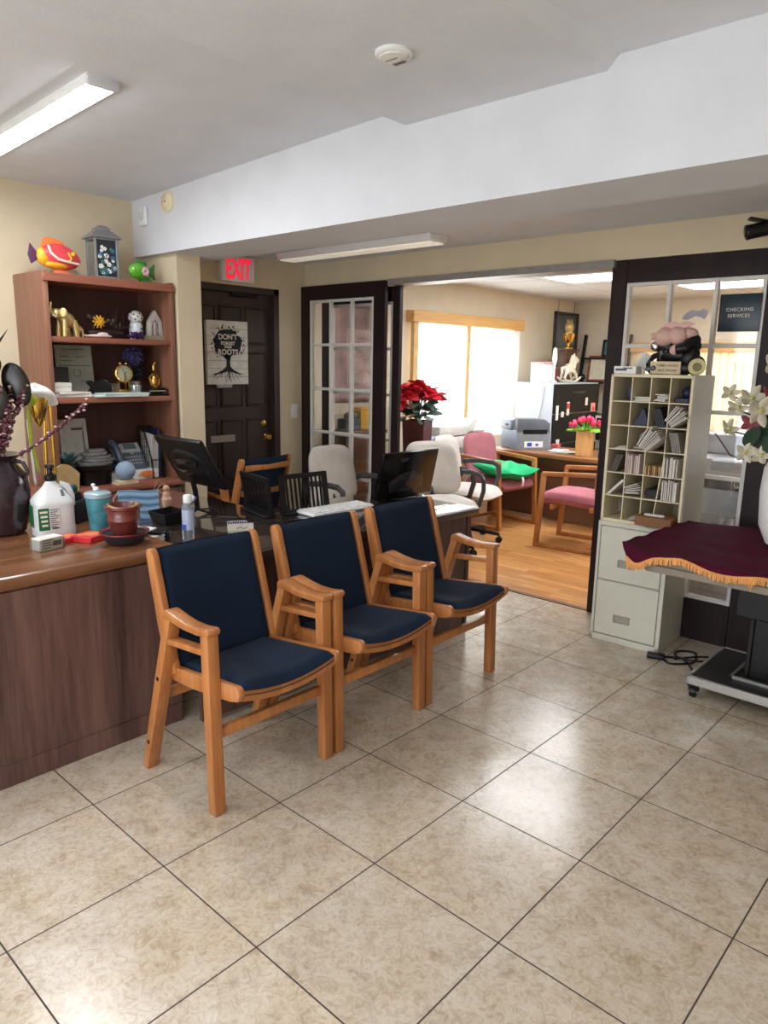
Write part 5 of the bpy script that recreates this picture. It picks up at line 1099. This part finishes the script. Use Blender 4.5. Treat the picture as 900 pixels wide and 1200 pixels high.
s = MB(); s.tube([(.068*math.cos(a), .068*math.sin(a), .122+.006*math.sin(a*3)) for a in [k*.25-1.4 for k in range(14)]], .005, 6); s.build('raffia', M('raffia', (170, 140, 98), .8), t)
t = thing('saucer_bowl', 'dark round bowl with maroon rim under the clay pot', 'bowl', (-1.40, -.033, ZK))
s = MB(); s.lathe([(.055, 0), (.075, .012), (.09, .045), (.086, .045), (.05, .038)], seg=40); s.build('bowl', M('bowl_navy', (34, 32, 40), .35), t)
s = MB(); s.lathe([(.088, .043), (.099, .050), (.099, .055), (.086, .048), (.088, .043)], seg=40, cap=False); s.build('rim', M('rim_maroon', (120, 40, 50), .3), t, 'maroon rim')
t = thing('tumbler', 'teal insulated tumbler with clear lid and white straw', 'tumbler', (-1.695, .005, ZK))
s = MB(); s.lathe([(.036, 0), (.040, .004), (.052, .15), (.050, .152)], seg=32); s.build('cup', M('teal_swirl', (70, 138, 148), .25, var=.45, vs=16), t)
s = MB(); s.lathe([(.053, .148), (.057, .152), (.057, .168), (.045, .176), (.001, .177)], seg=32); s.build('lid', M('lid_clear', (176, 202, 214), .15, trans=.3), t)
s = MB(); s.tube([(.0, .0, .12), (-.008, -.012, .20)], .006, 8); s.ell((-.003, -.004, .186), (.014, .012, .01)); s.ell((-.009, -.013, .203), (.009, .009, .008)); s.build('straw', m_wp, t)
t = thing('pen_box', 'square black pen box with blue and green tops, behind the white jug', 'pen holder', (-1.96, .02, ZK), R(25))
s = MB(); s.b2((-.055, -.055, 0), (.055, .055, .10), .006, 2); s.b2((-.045, -.05, .1), (.02, .03, .135), .004); s.build('box', M('box_navy_black', (26, 28, 38), .4), t)
s = MB(); s.ell((.0, -.03, .148), (.02, .02, .022)); s.build('blue_cap', M('cap_blue', (56, 130, 206), .3), t)
s = MB(); s.ell((-.01, .012, .150), (.018, .016, .022)); s.build('green_cap', M('cap_green', (36, 80, 56), .4), t)
t = thing('tan_shell', 'tan curved shell-like ornament standing behind the black pen box', 'ornament', (-2.50, .20, ZK-.045)); t.scale = (1.15, 1.15, 1.15)
s = MB(); s.grid(lambda u, v: (.03*math.cos(v*PI), -.085+.17*v+.03*u*(v-.5), .005+u*(.20*(.45+.55*math.sin(PI*(v*.75+.08))))), 10, 16, .006); s.build('shell', M('tan_shell', (196, 164, 112), .4, var=.15), t)
# ================================================================= WHITE TASK CHAIRS
def task_chair(label, loc, rz, mat=m_gray):
    t = thing('task_chair', label, 'chair', loc, rz, 'pale upholstered office chairs')
    def seat(sd):
        def f(u, v):
            x, y = -.24+u*.50, -.25+v*.50; a, b = 2*u-1, 2*v-1; rr = (abs(a)**4+abs(b)**4)**.25 if (a or b) else 0; m_ = max(abs(a), abs(b)); k = (m_/rr if rr > 1e-6 else 1)
            e = math.sqrt(max(0, 1-min(1, m_)**6)); return (.01+a*k*.25, b*k*.25, .445+sd*.045*e-(.03*a**4 if a > 0 else 0))
        return f
    s = MB(); s.grid(seat(1), 24, 24); s.grid(seat(-1), 24, 24); s.build('seat', mat, t, angle=70)
    def back(sd):
        def f(u, v):
            a, b = 2*u-1, 2*v-1; rr = (abs(a)**5+abs(b)**5)**.2 if (a or b) else 0; m_ = max(abs(a), abs(b)); k = m_/rr if rr > 1e-6 else 1
            e = math.sqrt(max(0, 1-min(1, m_)**6)); z = .695+a*k*.215; y = b*k*(.245-.02*a); return (-.23-.16*(z-.5)+sd*.035*e+.05*(b*k)**2, y, z)
        return f
    s = MB(); s.grid(back(1), 24, 24); s.grid(back(-1), 24, 24); s.build('backrest', mat, t, angle=70)
    for sg in (-1, 1): s = MB(); s.tube([(-.27, sg*.23, .58), (-.20, sg*.275, .66), (-.05, sg*.285, .675), (.10, sg*.285, .668), (.15, sg*.285, .64), (.16, sg*.282, .56), (.12, sg*.27, .44), (.02, sg*.18, .40)], .017, 10, flat=1.25); s.build('armrest', M('arm_charcoal', (62, 60, 62), .4), t)
    s = MB(); s.cyl((0, 0, .10), (0, 0, .41), .028); s.box((0, 0, .40), (.25, .2, .03), None, .006); s.bar((-.12, 0, .39), (-.27, 0, .60), .05, .015, up=(0, 1, 0)); s.build('column', m_black, t)
    for k in range(5):
        a = 2*PI*k/5+.2; e = Vector((.28*math.cos(a), .28*math.sin(a), .075)); s = MB(); s.bar((0, 0, .11), e, .045, .03, w2=.03, h2=.022); l = s.build('base_leg', m_black, t)
        s = MB(); c = Vector((e.x, e.y, .028)); d = Vector((-math.sin(a), math.cos(a), 0)); s.cyl(c-d*.022, c-d*.006, .028); s.cyl(c+d*.006, c+d*.022, .028); s.cyl(c, e, .008); s.build('caster', m_black, l)
    return t
tc = task_chair('pale grey office chair in front of the closed left french door', (-2.37, 2.285, 0), R(3))
dup(tc, (-2.12, 3.02, 0), R(-28), 'pale grey office chair behind the glossy monitor in the opening')
dup(tc, (-2.33, 3.68, 0), R(12), 'pale grey office chair whose seat and black arm show beside the pink chair')
# ================================================================= PINK SLED ARMCHAIRS
def pink_chair(label, loc, rz):
    t = thing('guest_chair', label, 'chair', loc, rz, 'pink sled-base guest chairs')
    for sg in (-1, 1):
        y = sg*.27; s = MB()
        s.bar((.26, y, .02), (.22, y, .64), .042, .036, up=(0, 1, 0), bev=.005); s.bar((-.27, y, .02), (-.24, y, .66), .042, .036, up=(0, 1, 0), bev=.005); s.bar((-.29, y, .02), (.28, y, .02), .036, .038, up=(0, 0, 1), bev=.005)
        s.bar((-.27, y, .665), (.235, y, .635), .042, .036, up=(0, 0, 1), bev=.006); s.build('side_frame', m_oak2, t)
    s = MB(); s.bar((-.20, -.27, .05), (-.20, .27, .05), .03, .03, bev=.004); s.build('stretcher', m_oak2, t); s = MB(); s.bar((.14, -.27, .36), (.14, .27, .36), .03, .04, bev=.004); s.bar((-.2, -.27, .37), (-.2, .27, .37), .03, .04, bev=.004); s.build('stretcher', m_oak2, t)
    def seat(sd):
        def f(u, v):
            a, b = 2*u-1, 2*v-1; m_ = max(abs(a), abs(b)); rr = (abs(a)**6+abs(b)**6)**(1/6) if m_ else 1; k = m_/rr if m_ else 1; e = math.sqrt(max(0, 1-m_**8)); return (.02+a*k*.27, b*k*.245, .43+sd*.055*e-.02*max(0, -a)-(.03*a**6 if a > 0 else 0))
        return f
    s = MB(); s.grid(seat(1), 24, 24); s.grid(seat(-1), 24, 24); s.build('seat', m_pink, t, angle=70)
    def back(sd):
        def f(u, v):
            a, b = 2*u-1, 2*v-1; m_ = max(abs(a), abs(b)); rr = (abs(a)**5+abs(b)**5)**.2 if m_ else 1; k = m_/rr if m_ else 1; e = math.sqrt(max(0, 1-m_**8)); z = .665+a*k*.205; y = b*k*.235; return (-.20-.16*(z-.46)+sd*.032*e-.03*(1-(b*k)**2), y, z)
        return f
    s = MB(); s.grid(back(1), 24, 24); s.grid(back(-1), 24, 24); s.build('backrest', m_pink, t, angle=70)
    return t
pc = pink_chair('pink cushioned oak armchair holding the green pillow', (-2.55, 4.455, 0), R(-6))
dup(pc, (-1.56, 4.22, 0), R(188), 'pink cushioned oak armchair turned sideways at the dark door frame')
t = thing('pillow', 'shiny green pillow with a white tag on the left pink armchair', 'pillow', (-2.45, 4.43, .462), R(0))
def pil(sd):
    def f(u, v):
        a, b = 2*u-1, 2*v-1; e = (max(0, 1-a*a)*max(0, 1-b*b))**.45; pinch = 1-.10*(1-abs(a*b)); return (a*.235*(1-.10*(1-a*a)*b*b), b*.235*(1-.10*(1-b*b)*a*a), .06+sd*.078*e+.008*math.sin(9*a+5*b)*e+.035*a*a*b*b+.04*(1-a)*.5)
    return f
s = MB(); s.grid(pil(1), 28, 28); s.grid(pil(-1), 28, 28); s.build('cover', m_green, t, angle=75)
s = MB(); s.grid(lambda u, v: (.22+.015*math.sin(v*3)+.0*u, -.07+u*.035, .05-v*.10), 4, 8, .001); s.build('care_tag', m_paper, t, 'white care tag')
# ================================================================= OFFICE FURNITURE
DZ, DY0, DY1 = .685, 4.80, 5.52
t = thing('office_desk', 'wood desk in the back office carrying the printer and tulips', 'desk', (0, 0, 0))
m_odk = WOOD('office_desk_wood', (128, 84, 48), (156, 106, 64), (178, 128, 82), 'X', 8, .35, .2, world=True); m_odp = WOOD('office_desk_panel', (74, 46, 32), (96, 62, 44), (116, 80, 58), 'X', 6, .4, world=True)
s = MB(); s.b2((-2.95, DY0, DZ-.04), (-.95, DY1, DZ), .006, 2); s.build('top', m_odk, t)
s = MB(); s.b2((-2.90, DY0+.12, .04), (-1.0, DY0+.145, DZ-.04)); s.build('modesty_panel', m_odp, t)
for x in (-2.9, -1.0): s = MB(); s.b2((x-.015, DY0+.03, 0), (x+.015, DY1-.03, DZ-.04)); s.build('end_panel', m_odp, t)
t = thing('printer', 'blue-grey multifunction printer on the back office desk', 'printer', (-2.66, 5.10, DZ), R(-36))
m_pr = M('printer_blue_grey', (132, 146, 168), .4, var=.05); m_pd = M('printer_dark_grey', (94, 98, 106), .4, var=.05)
s = MB(); s.b2((-.21, -.19, 0), (.21, .19, .20), .008, 2); s.build('base', m_pr, t)
s = MB(); s.b2((-.21, -.21, .195), (.10, .19, .30), .012, 2); s.build('scanner_lid', m_pr, t)
s = MB(); s.prism([(-.18, .18), (.17, .18), (.17, .27), (.10, .315), (-.18, .32)], .11, Matrix(((0, 0, 1, .105), (1, 0, 0, 0), (0, 1, 0, 0), (0, 0, 0, 1))), .006); s.build('paper_feeder', m_pd, t)
s = MB(); s.b2((.209, -.17, .0), (.214, .17, .24), .003); s.build('side_panel', M('printer_side', (128, 132, 138), .4), t)
s = MB(); s.b2((.2135, -.12, .165), (.217, .14, .21), .002); s.build('output_slot', m_black, t)
s = MB(); s.b2((.2135, -.10, .03), (.2165, .10, .09), .001); s.build('sticker', m_wp, t)
s = MB(); s.b2((.2162, -.07, .04), (.218, -.02, .08)); s.b2((.2162, .02, .045), (.218, .05, .07)); s.build('sticker_print', M('label_blue', (54, 84, 170), .4), t)
s = MB(); s.b2((-.05, -.214, .235), (.03, -.209, .255), .002); s.build('button_strip', m_black, t)
# table and printers at the window
t = thing('side_table', 'low white table under the office window holding the older printers', 'table', (0, 0, 0))
s = MB(); s.b2((-3.28, 3.80, .60), (-3.02, 4.86, .63), .004); s.build('top', m_wp, t)
for x in (-3.25, -3.05):
    for y in (3.84, 4.82): s = MB(); s.b2((x-.02, y-.02, 0), (x+.02, y+.02, .6), .003); s.build('leg', m_wp, t)
t = thing('printer', 'old off-white flatbed printer beneath the sunlit blind', 'printer', (-3.12, 4.42, .63), 0); t.scale = (.8, 1, 1)
s = MB(); s.b2((-.15, -.36, 0), (.15, .14, .19), .01, 2); s.build('base', M('printer_offwhite', (216, 214, 206), .4), t)
s = MB(); s.b2((-.16, -.34, .20), (.16, .12, .30), .015, 2); s.build('lid', M('printer_offwhite', (216, 214, 206), .4), t)
s = MB(); s.prism([(.08, .22), (.12, .29), (.24, .36), (.29, .35), (.28, .31), (.2, .22)], .28, yz(-.12, 0, 0), .006); s.build('document_feeder', M('printer_offwhite', (216, 214, 206), .4), t)
s = MB(); s.b2((-.14, .16, .0), (.14, .42, .22), .006); s.b2((-.15, .15, .22), (.16, .43, .24), .003); s.build('side_unit', M('printer_taupe', (180, 176, 168), .5), t)
s = MB(); s.b2((.136, .19, .03), (.144, .38, .19)); s.build('dark_opening', M('printer_slot', (84, 86, 92), .5), t)
t = thing('printer', 'pale blue curved desktop printer in front of the off-white flatbed', 'printer', (-3.05, 4.02, .63), R(0)); t.scale = (.8, 1, 1)
s = MB(); s.prism([(-.20, 0), (.20, 0), (.22, .10), (.18, .165), (.08, .21), (-.16, .20), (-.21, .14)], .16, yz(-.08, 0, 0), .012); s.build('body', M('printer_pale_blue', (170, 188, 218), .4), t)
s = MB(); s.b2((.0795, -.08, .165), (.085, -.02, .185)); s.build('slot', m_pd, t)
t = thing('shelf_bin', 'blue plastic bin stacked on the orange one beside the pink chair', 'bin', (-2.95, 4.22, .64)); s = MB(); s.lathe([(.075, 0), (.092, .085), (.088, .085), (.07, .005)], seg=4, rot=(0, 0, PI/4)); s.build('bin', M('bin_blue', (70, 160, 206), .4), t, angle=25)
t = thing('shelf_bin', 'orange plastic bin below the blue one beside the pink chair', 'bin', (-2.95, 4.22, .54)); s = MB(); s.lathe([(.075, 0), (.09, .098), (.086, .098), (.07, .005)], seg=4, rot=(0, 0, PI/4)); s.build('bin', M('bin_orange', (232, 104, 50), .4), t, angle=25)
s = MB(); s.b2((-3.01, 4.15, .51), (-2.89, 4.29, .54), .004)
for x in (-3.0, -2.90):
    for y in (4.16, 4.28): s.b2((x-.008, y-.008, 0), (x+.008, y+.008, .52))
simple('bin_stand', s, m_wp, 'small white stand under the orange bin', 'stand')
t = thing('telephone_handset', 'dark telephone handset behind the pale chair near the window', 'phone', (-3.08, 3.80, .80), R(70))
s = MB(); s.tube([(-.09, 0, .03), (-.06, 0, .05), (0, 0, .055), (.06, 0, .05), (.09, 0, .02)], [.026, .02, .015, .02, .026], 8); s.build('handset', m_black, t)
s = MB(); s.box((0, 0, -.085), (.16, .14, .15), None, .01); s.build('base', m_wp, t)
# poinsettia on stand
t = thing('poinsettia', 'red poinsettia with grey-green leaves in a maroon square planter', 'potted plant', (-2.90, 3.63, .715))
s = MB(); s.lathe([(.10, 0), (.135, .02), (.15, .30), (.158, .31), (.145, .31), (.13, .26)], seg=4, rot=(0, 0, PI/4+.3)); s.build('planter', M('planter_maroon', (84, 36, 36), .25, coat=.4), t, angle=25)
rnd = random.Random(31); s = MB(); s2 = MB(); s3 = MB()
def leafshape(mb, c, d, L, wd, up=(0, 0, 1)):
    q = Vector(d).normalized().to_track_quat('X', 'Z').to_matrix().to_4x4() @ Matrix.Rotation(rnd.uniform(-.9, .9), 4, 'X'); q.translation = Vector(c)
    g = MB(); g.grid(lambda u, v: (u*L, (v-.5)*wd*math.sin(PI*(u*.9+.06))**.8, -.25*L*u*u+.10*abs(v-.5)*wd), 6, 4, .0015); mb.add(g.V, g.F, q)
for k in range(20):
    a = rnd.uniform(0, 6.3); r = rnd.uniform(.02, .19); c = Vector((r*math.cos(a), r*math.sin(a), .65-r*1.0+rnd.uniform(-.02, .03)))
    for q in range(7): b = 2*PI*q/7+rnd.uniform(-.3, .3); leafshape(s, c, (math.cos(b), math.sin(b), rnd.uniform(-.5, .7)), rnd.uniform(.09, .14), .075)
    s2.tube([(0, 0, .28), c*.6+Vector((0, 0, .2)), c], .005, 5)
for k in range(34):
    a = rnd.uniform(0, 6.3); r = rnd.uniform(.04, .13); z = rnd.uniform(.32, .48); leafshape(s3, (r*math.cos(a), r*math.sin(a), z), (math.cos(a), math.sin(a), rnd.uniform(-.4, .3)), rnd.uniform(.10, .14), .075)
s.build('red_bracts', M('poinsettia_red', (214, 36, 54), .5, var=.2, vs=8), t, angle=60); s2.build('stems', M('stem_green', (70, 90, 60), .6), t); s3.build('green_leaves', M('poinsettia_leaf', (66, 90, 78), .5, var=.25), t, angle=60)
s = MB(); s.lathe([(.16, 0), (.16, .02), (.03, .04), (.03, .56), (.15, .695), (.17, .695), (.17, .715)]); simple('plant_stand', s, m_odp, 'round dark pedestal under the poinsettia planter', 'plant stand', (-2.90, 3.63, 0))
0 and simple('paper_flag', s, M('grey_card', (170, 164, 158), .6), 'grey leaning card right behind the poinsettia planter', 'card', (-2.98, 3.84, .94))
# tulips etc on office desk
t = thing('tulip_vase', 'pink tulips in a square light wood vase on the office desk', 'flower vase', (-1.93, 4.98, DZ), R(20)); t.scale = (1.12, 1.12, 1.08)
s = MB(); s.b2((-.068, -.068, 0), (.068, .068, .225), .004); s.build('vase', WOOD('vase_wood', (200, 140, 76), (220, 164, 98), (234, 184, 120), 'Z', 14, .5), t)
s = MB(); s2 = MB(); s3 = MB(); rnd = random.Random(12)
for k in range(22):
    a = rnd.uniform(0, 6.3); r = rnd.uniform(.02, .135); c = Vector((r*math.cos(a), r*math.sin(a), .335-r*.55+rnd.uniform(-.01, .02))); s.ell(c, (.018, .018, .028), (rnd.uniform(-.5, .5), rnd.uniform(-.5, .5), 0), seg=9, rings=7); s2.tube([(0, 0, .21), c], .003, 5)
for k in range(16): a = 2*PI*k/16; leafshape(s3, (.03*math.cos(a), .03*math.sin(a), .21), (math.cos(a), math.sin(a), rnd.uniform(.15, .7)), .13, .035)
s.build('tulip_heads', M('tulip_pink', (224, 40, 92), .5, var=.2), t); s2.build('stems', M('tulip_green', (120, 184, 56), .5), t); s3.build('leaves', M('tulip_green', (120, 184, 56), .5), t, angle=60)
t = thing('desk_monitor', 'dark monitor with silver edge behind the pink tulips', 'monitor', (-1.78, 5.36, DZ), R(8))
s = MB(); s.box((0, 0, .24), (.46, .03, .26), None, .008, 2); s.build('case', m_alu, t); s = MB(); s.box((0, -.017, .235), (.43, .004, .22)); s.build('screen', m_gloss, t); s = MB(); s.cyl((0, .01, .01), (0, .01, .12), .02); s.box((0, 0, .006), (.2, .15, .012), None, .004); s.build('stand', m_alu, t)
s = MB(); s.lathe([(.035, 0), (.055, .06), (.05, .06), (.03, .005)], seg=4, rot=(0, 0, .8)); simple('basket', s, M('basket_pink', (206, 110, 116), .6), 'little pink basket on the office desk between printer and tulips', 'basket', (-2.36, 5.20, DZ))
s = MB()
for k in range(6): s.box((rnd.uniform(-.10, .10), rnd.uniform(-.06, .06), .003+k*.004), (.16, .11, .003), (0, 0, rnd.uniform(-1, 1)))
simple('loose_papers', s, m_paper, 'loose white papers on the office desk left of the tulips', 'papers', (-2.20, 5.03, DZ))
s = MB(); s.box((0, 0, .03), (.12, .10, .06), (0, 0, .4), .004); s.box((.05, .03, .075), (.08, .10, .03), (0, .2, .1), .003); simple('desk_clutter', s, M('grey_blue_box', (120, 130, 146), .5), 'grey box of desk odds at the right of the wood tulip vase', 'box', (-1.72, 4.98, DZ))
s = MB(); s.cyl((0, 0, 0), (0, 0, .07), .025, seg=16); s.cyl((0, 0, .07), (0, 0, .09), .012, seg=12); simple('ink_bottle', s, M('bottle_slate', (70, 86, 108), .3), 'dark small bottle right of the blue-grey printer', 'bottle', (-2.43, 5.10, DZ))
# lateral file
t = thing('lateral_file', 'tall lateral filing cabinet, pale side and black drawers, in the office corner', 'filing cabinet', (0, 0, 0))
s = MB(); s.b2((-3.19, 5.70, 0), (-2.715, 6.77, 1.345), .006); s.build('body', M('file_pale_blue', (186, 194, 204), .45, var=.04), t)
for k in range(4):
    s = MB(); s.b2((-2.716, 5.71, .02+k*.33), (-2.698, 6.76, .02+k*.33+.322), .004); d = s.build('drawer', M('file_black', (20, 20, 22), .65, var=.04, spec=.2), t); s = MB(); s.b2((-2.699, 6.08, .24+k*.33), (-2.688, 6.40, .262+k*.33), .003); s.build('handle', m_blackm, d)
mg = [(5.78, 1.02, .05, .16, m_wp), (5.90, 1.00, .06, .06, m_paper), (6.02, 1.06, .055, .15, m_paper), (6.02, 1.09, .057, .06, m_red), (6.45, 1.13, .05, .09, m_paper), (6.62, 1.06, .10, .10, M('pink_card', (226, 150, 150), .6)), (6.62, 1.04, .05, .05, m_red), (5.83, .68, .07, .09, m_paper)]
labs = ['tall white strip magnet on the black drawer front', 'small square white magnet beside the tall strip', 'white strip magnet with a red middle', 'red centre of the white strip magnet', 'narrow white magnet high on the black drawers', 'pale pink and white magnet at the right of the drawers', 'red square on the pale pink magnet', 'white bell shaped magnet low on the black drawers']
for (y, z, wd, h, mt), lb in zip(mg, labs): s = MB(); k = .002*(lb.startswith('red')); s.box((-2.694+k, y, z), (.008, wd, h), None, .002); simple('fridge_magnet', s, mt, lb, 'magnet', group='magnets on the black drawers')
CZ = 1.345
t = thing('box', 'white box with pink lid at the left on the tall cabinet', 'box', (-2.95, 5.83, CZ)); s = MB(); s.b2((-.08, -.10, 0), (.08, .13, .205), .005); s.build('body', m_wp, t); s = MB(); s.b2((-.083, -.103, .205), (.083, .133, .225), .004); s.build('lid', M('lid_pink', (216, 160, 164), .5), t)
t = thing('white_lamp', 'white upright lamp with hanging cord on the tall cabinet edge', 'lamp', (-2.86, 5.95, CZ))
s = MB(); s.lathe([(.05, 0), (.05, .015), (.018, .03), (.018, .18), (.03, .2), (.045, .26), (.03, .37), (.012, .385), (.001, .386)], squash=(.6, 1)); s.build('lamp', m_wp, t)
s = MB(); s.tube([(.0, -.05, .02), (.05, -.18, .01), (.03, -.262, -.05), (.0, -.264, -.3), (-.04, -.264, -.5), (-.02, -.264, -.66)], .010, 6); s.build('cord', m_wp, t)
s = MB(); s.b2((-.06, -.05, 0), (.06, .05, .16), .004); simple('red_box', s, M('box_dark_red', (150, 40, 40), .5), 'dark red box behind the white rocking horse', 'box', (-2.98, 6.08, CZ))
t = thing('rocking_horse', 'cream rocking horse ornament on the tall cabinet', 'ornament', (-2.85, 6.28, CZ), R(90))
m_cr = M('cream_resin', (232, 224, 204), .5)
s = MB(); s.ell((-.02, 0, .15), (.11, .045, .05)); s.tube([(.05, 0, .16), (.09, 0, .22), (.11, 0, .27)], [.045, .038, .03], 10); s.tube([(.10, 0, .275), (.15, 0, .255), (.18, 0, .235)], [.034, .028, .02], 10)
for x, y, dx in ((.05, .03, .07), (.05, -.03, .09), (-.09, .03, -.05), (-.09, -.03, -.07)): s.tube([(x, y, .13), (x+dx*.6, y, .09), (x+dx, y, .035)], [.022, .016, .012], 8)
s.prism([(.10, .30), (.12, .30), (.115, .33)], .02, xz(0, .02, 0)); s.tube([(-.12, 0, .17), (-.17, 0, .16), (-.18, 0, .09)], [.018, .02, .006], 8); s.build('horse', m_cr, t)
s = MB(); s.tube([(.07, .0, .30), (.05, 0, .27), (.03, 0, .23), (.02, 0, .19)], .022, 8); s.ell((-.02, 0, .195), (.045, .04, .02)); s.build('mane_and_saddle', m_cr, t)
for y in (-.04, .04): s = MB(); s.tube([(-.19, y, .06), (-.12, y, .022), (0, y, .010), (.12, y, .022), (.20, y, .06)], .011, 8); s.build('rocker', m_cr, t)
t = thing('trophy', 'gold cup trophy on tall brown plaque base on the cabinet', 'trophy', (-3.02, 6.53, CZ))
s = MB(); s.b2((-.05, -.14, 0), (.05, .14, .36), .006); s.b2((-.07, -.16, .36), (.07, .16, .385), .004); s.build('base', WOOD('trophy_wood', (66, 40, 28), (88, 56, 40), (104, 70, 52), 'Y', 8, .4), t)
s = MB(); s.b2((.049, -.08, .20), (.053, .08, .26)); s.b2((.049, -.10, .08), (.053, .10, .14)); s.build('plate', m_black, t)
s = MB(); s.lathe([(.06, .385), (.06, .40), (.02, .42), (.02, .44), (.06, .49), (.075, .56), (.07, .56), (.03, .50)]); s.tube([(0, -.06, .55), (0, -.11, .53), (0, -.06, .46)], .009); s.tube([(0, .06, .55), (0, .11, .53), (0, .06, .46)], .009); s.build('cup', m_brass, t)
s = MB(); s.ell((0, 0, .635), (.05, .065, .065)); s.prism([(-.06, .68), (-.02, .69), (-.05, .725)], .02, yz(-.01, 0, 0)); s.prism([(.06, .68), (.02, .69), (.05, .725)], .02, yz(-.01, 0, 0)); s.lathe([(.05, .555), (.04, .60)]); s.build('gold_topper', m_gold, t)
t = thing('framed_picture', 'tall dark framed grey picture hanging from two wires in the office corner', 'picture', (XL, 6.98, 1.85))
s = MB(); 
for q in ((0, .315, .58, .04), (0, -.315, .58, .04), (-.27, 0, .04, .67), (.27, 0, .04, .67)): s.box((.018, q[0], q[1]), (.03, q[2], q[3]), None, .004)
s.build('frame', M('frame_charcoal', (50, 52, 54), .4), t); s = MB(); s.box((.012, 0, 0), (.006, .52, .62)); s.build('canvas', M('grey_painting', (96, 102, 104), .6, var=.45, vs=4), t)
s = MB(); s.bar((.01, -.2, .33), (.01, -.2, .48), .006, .006); s.bar((.01, .2, .33), (.01, .2, .48), .006, .006); s.build('hanging_wire', m_alu, t)
# ladder shelf on the back wall
t = thing('ladder_shelf', 'black leaning ladder shelf on the back office wall', 'shelf', (-2.87, 7.28, 0))
for x in (-.30, .30): s = MB(); s.bar((x, -.36, 0), (x, -.03, 1.92), .05, .028, up=(1, 0, 0), bev=.004); s.build('upright', m_blackm, t)
for z, d in ((1.64, .10), (1.345, .16), (.95, .22), (.5, .28)): s = MB(); s.b2((-.30, -d-.05, z-.02), (.30, -.02, z), .003); s.build('shelf', m_blackm, t)
t = thing('framed_photo', 'small dark framed teal photo on the upper ladder shelf', 'picture frame', (-2.78, 7.17, 1.64)); s = MB(); s.box((0, 0, .11), (.24, .018, .22), (-.12, 0, 0), .004); s.build('frame', m_blackm, t); s = MB(); s.box((0, -.010, .11), (.17, .006, .15), (-.12, 0, 0)); s.build('photo', M('teal_photo', (56, 116, 116), .4, var=.4, vs=20), t); s = MB(); s.box((.01, -.014, .1), (.05, .004, .05), (-.12, 0, 0)); s.build('bright_patch', M('pale_teal', (180, 226, 220), .5), t)
t = thing('certificate_frame', 'reddish wood framed certificate on the lower ladder shelf', 'picture frame', (-2.88, 7.13, 1.345)); s = MB()
for q in ((0, .0, .36, .03), (0, .29, .36, .03), (-.165, .145, .03, .32), (.165, .145, .03, .32)): s.box((q[0], 0, .015+q[1]), (q[2], .02, q[3]), None, .004)
s.xf(Matrix.Rotation(-.1, 4, 'X')); s.build('frame', WOOD('frame_reddish', (110, 48, 38), (138, 66, 52), (156, 84, 66), 'X', 10, .35), t); s = MB(); s.box((0, .0, .16), (.31, .006, .28)); s.xf(Matrix.Rotation(-.1, 4, 'X')); s.build('certificate', M('certificate_cream', (216, 212, 190), .7), t)
s = MB(); s.ell((0, 0, .05), (.05, .05, .05)); s.lathe([(.04, 0), (.03, .012)]); simple('black_globe', s, m_gloss, 'shiny black round ornament left of the reddish certificate', 'ornament', (-3.11, 7.08, 1.345))
# behind the glass panels
t = thing('copier', 'pale grey floor copier seen through the right french panel', 'copier', (-.02, 3.45, 0), R(0))
s = MB(); s.b2((-.32, -.28, .04), (.32, .32, .80), .012, 2); s.build('body', M('copier_grey', (176, 190, 204), .4), t)
s = MB(); s.b2((-.33, -.30, .86), (.33, .32, .99), .014, 2); s.b2((-.30, -.05, .99), (.28, .31, 1.12), .02, 2); s.build('scanner', M('copier_light', (206, 212, 218), .4), t)
s = MB(); s.b2((-.28, -.27, .79), (.28, .3, .865)); s.build('output_bay', M('copier_dark', (70, 74, 80), .5), t)
for z in (.15, .42): s = MB(); s.b2((-.29, -.292, z), (.29, -.275, z+.22), .006); d = s.build('paper_tray', M('copier_mid', (170, 178, 186), .4), t); s = MB(); s.b2((-.1, -.297, z+.13), (.1, -.290, z+.17), .003); s.build('handle', m_pd, d)
s = MB(); s.b2((-.32, -.25, 0), (.32, .3, .04)); s.build('plinth', m_black, t)
s = MB(); s.b2((-.12, -.36, .925), (.2, -.29, .985), .006); s.build('control_panel', M('copier_mid', (170, 178, 186), .4), t)
s = MB(); s.b2((.10, -.352, .82), (.20, -.33, .845)); s.build('red_label', M('pink_red', (196, 120, 118), .6), t)
t = thing('wall_hanging', 'faded reddish picture seen through the closed left french doors', 'picture', (XL, 3.28, 1.60))
s = MB(); s.b2((0, -.34, -.42), (.02, .34, .42), .004); s.build('frame', M('frame_dusty', (120, 86, 76), .6), t); s = MB(); s.b2((.02, -.31, -.39), (.024, .31, .39)); s.build('print', M('red_print_faded', (168, 140, 134), .7, var=.5, vs=5), t)
t = thing('console_table', 'low dark console seen through the left french door panes', 'console', (0, 0, 0)); s = MB(); s.b2((-3.31, 2.88, .92), (-3.0, 3.34, .95), .004); s.build('top', m_odp, t); s = MB(); s.b2((-3.30, 2.89, .05), (-3.02, 3.33, .92)); s.build('cabinet', m_odp, t)
s = MB(); s.b2((-.08, -.10, 0), (.08, .12, .17), .01, 2); s.b2((-.06, -.08, .17), (.06, .08, .19), .005); simple('yellow_box', s, M('yellow_bin', (226, 176, 60), .5), 'yellow box on the console behind the left french doors', 'box', (-3.16, 3.18, .95))
s = MB(); s.box((0, 0, .05), (.16, .14, .10), (0, 0, .3), .01); s.ell((0, .02, .12), (.06, .06, .04)); simple('dark_bag', s, M('slate_bag', (88, 92, 100), .7), 'dark grey bundle beside the yellow box behind the left french doors', 'bundle', (-3.14, 2.99, .95))
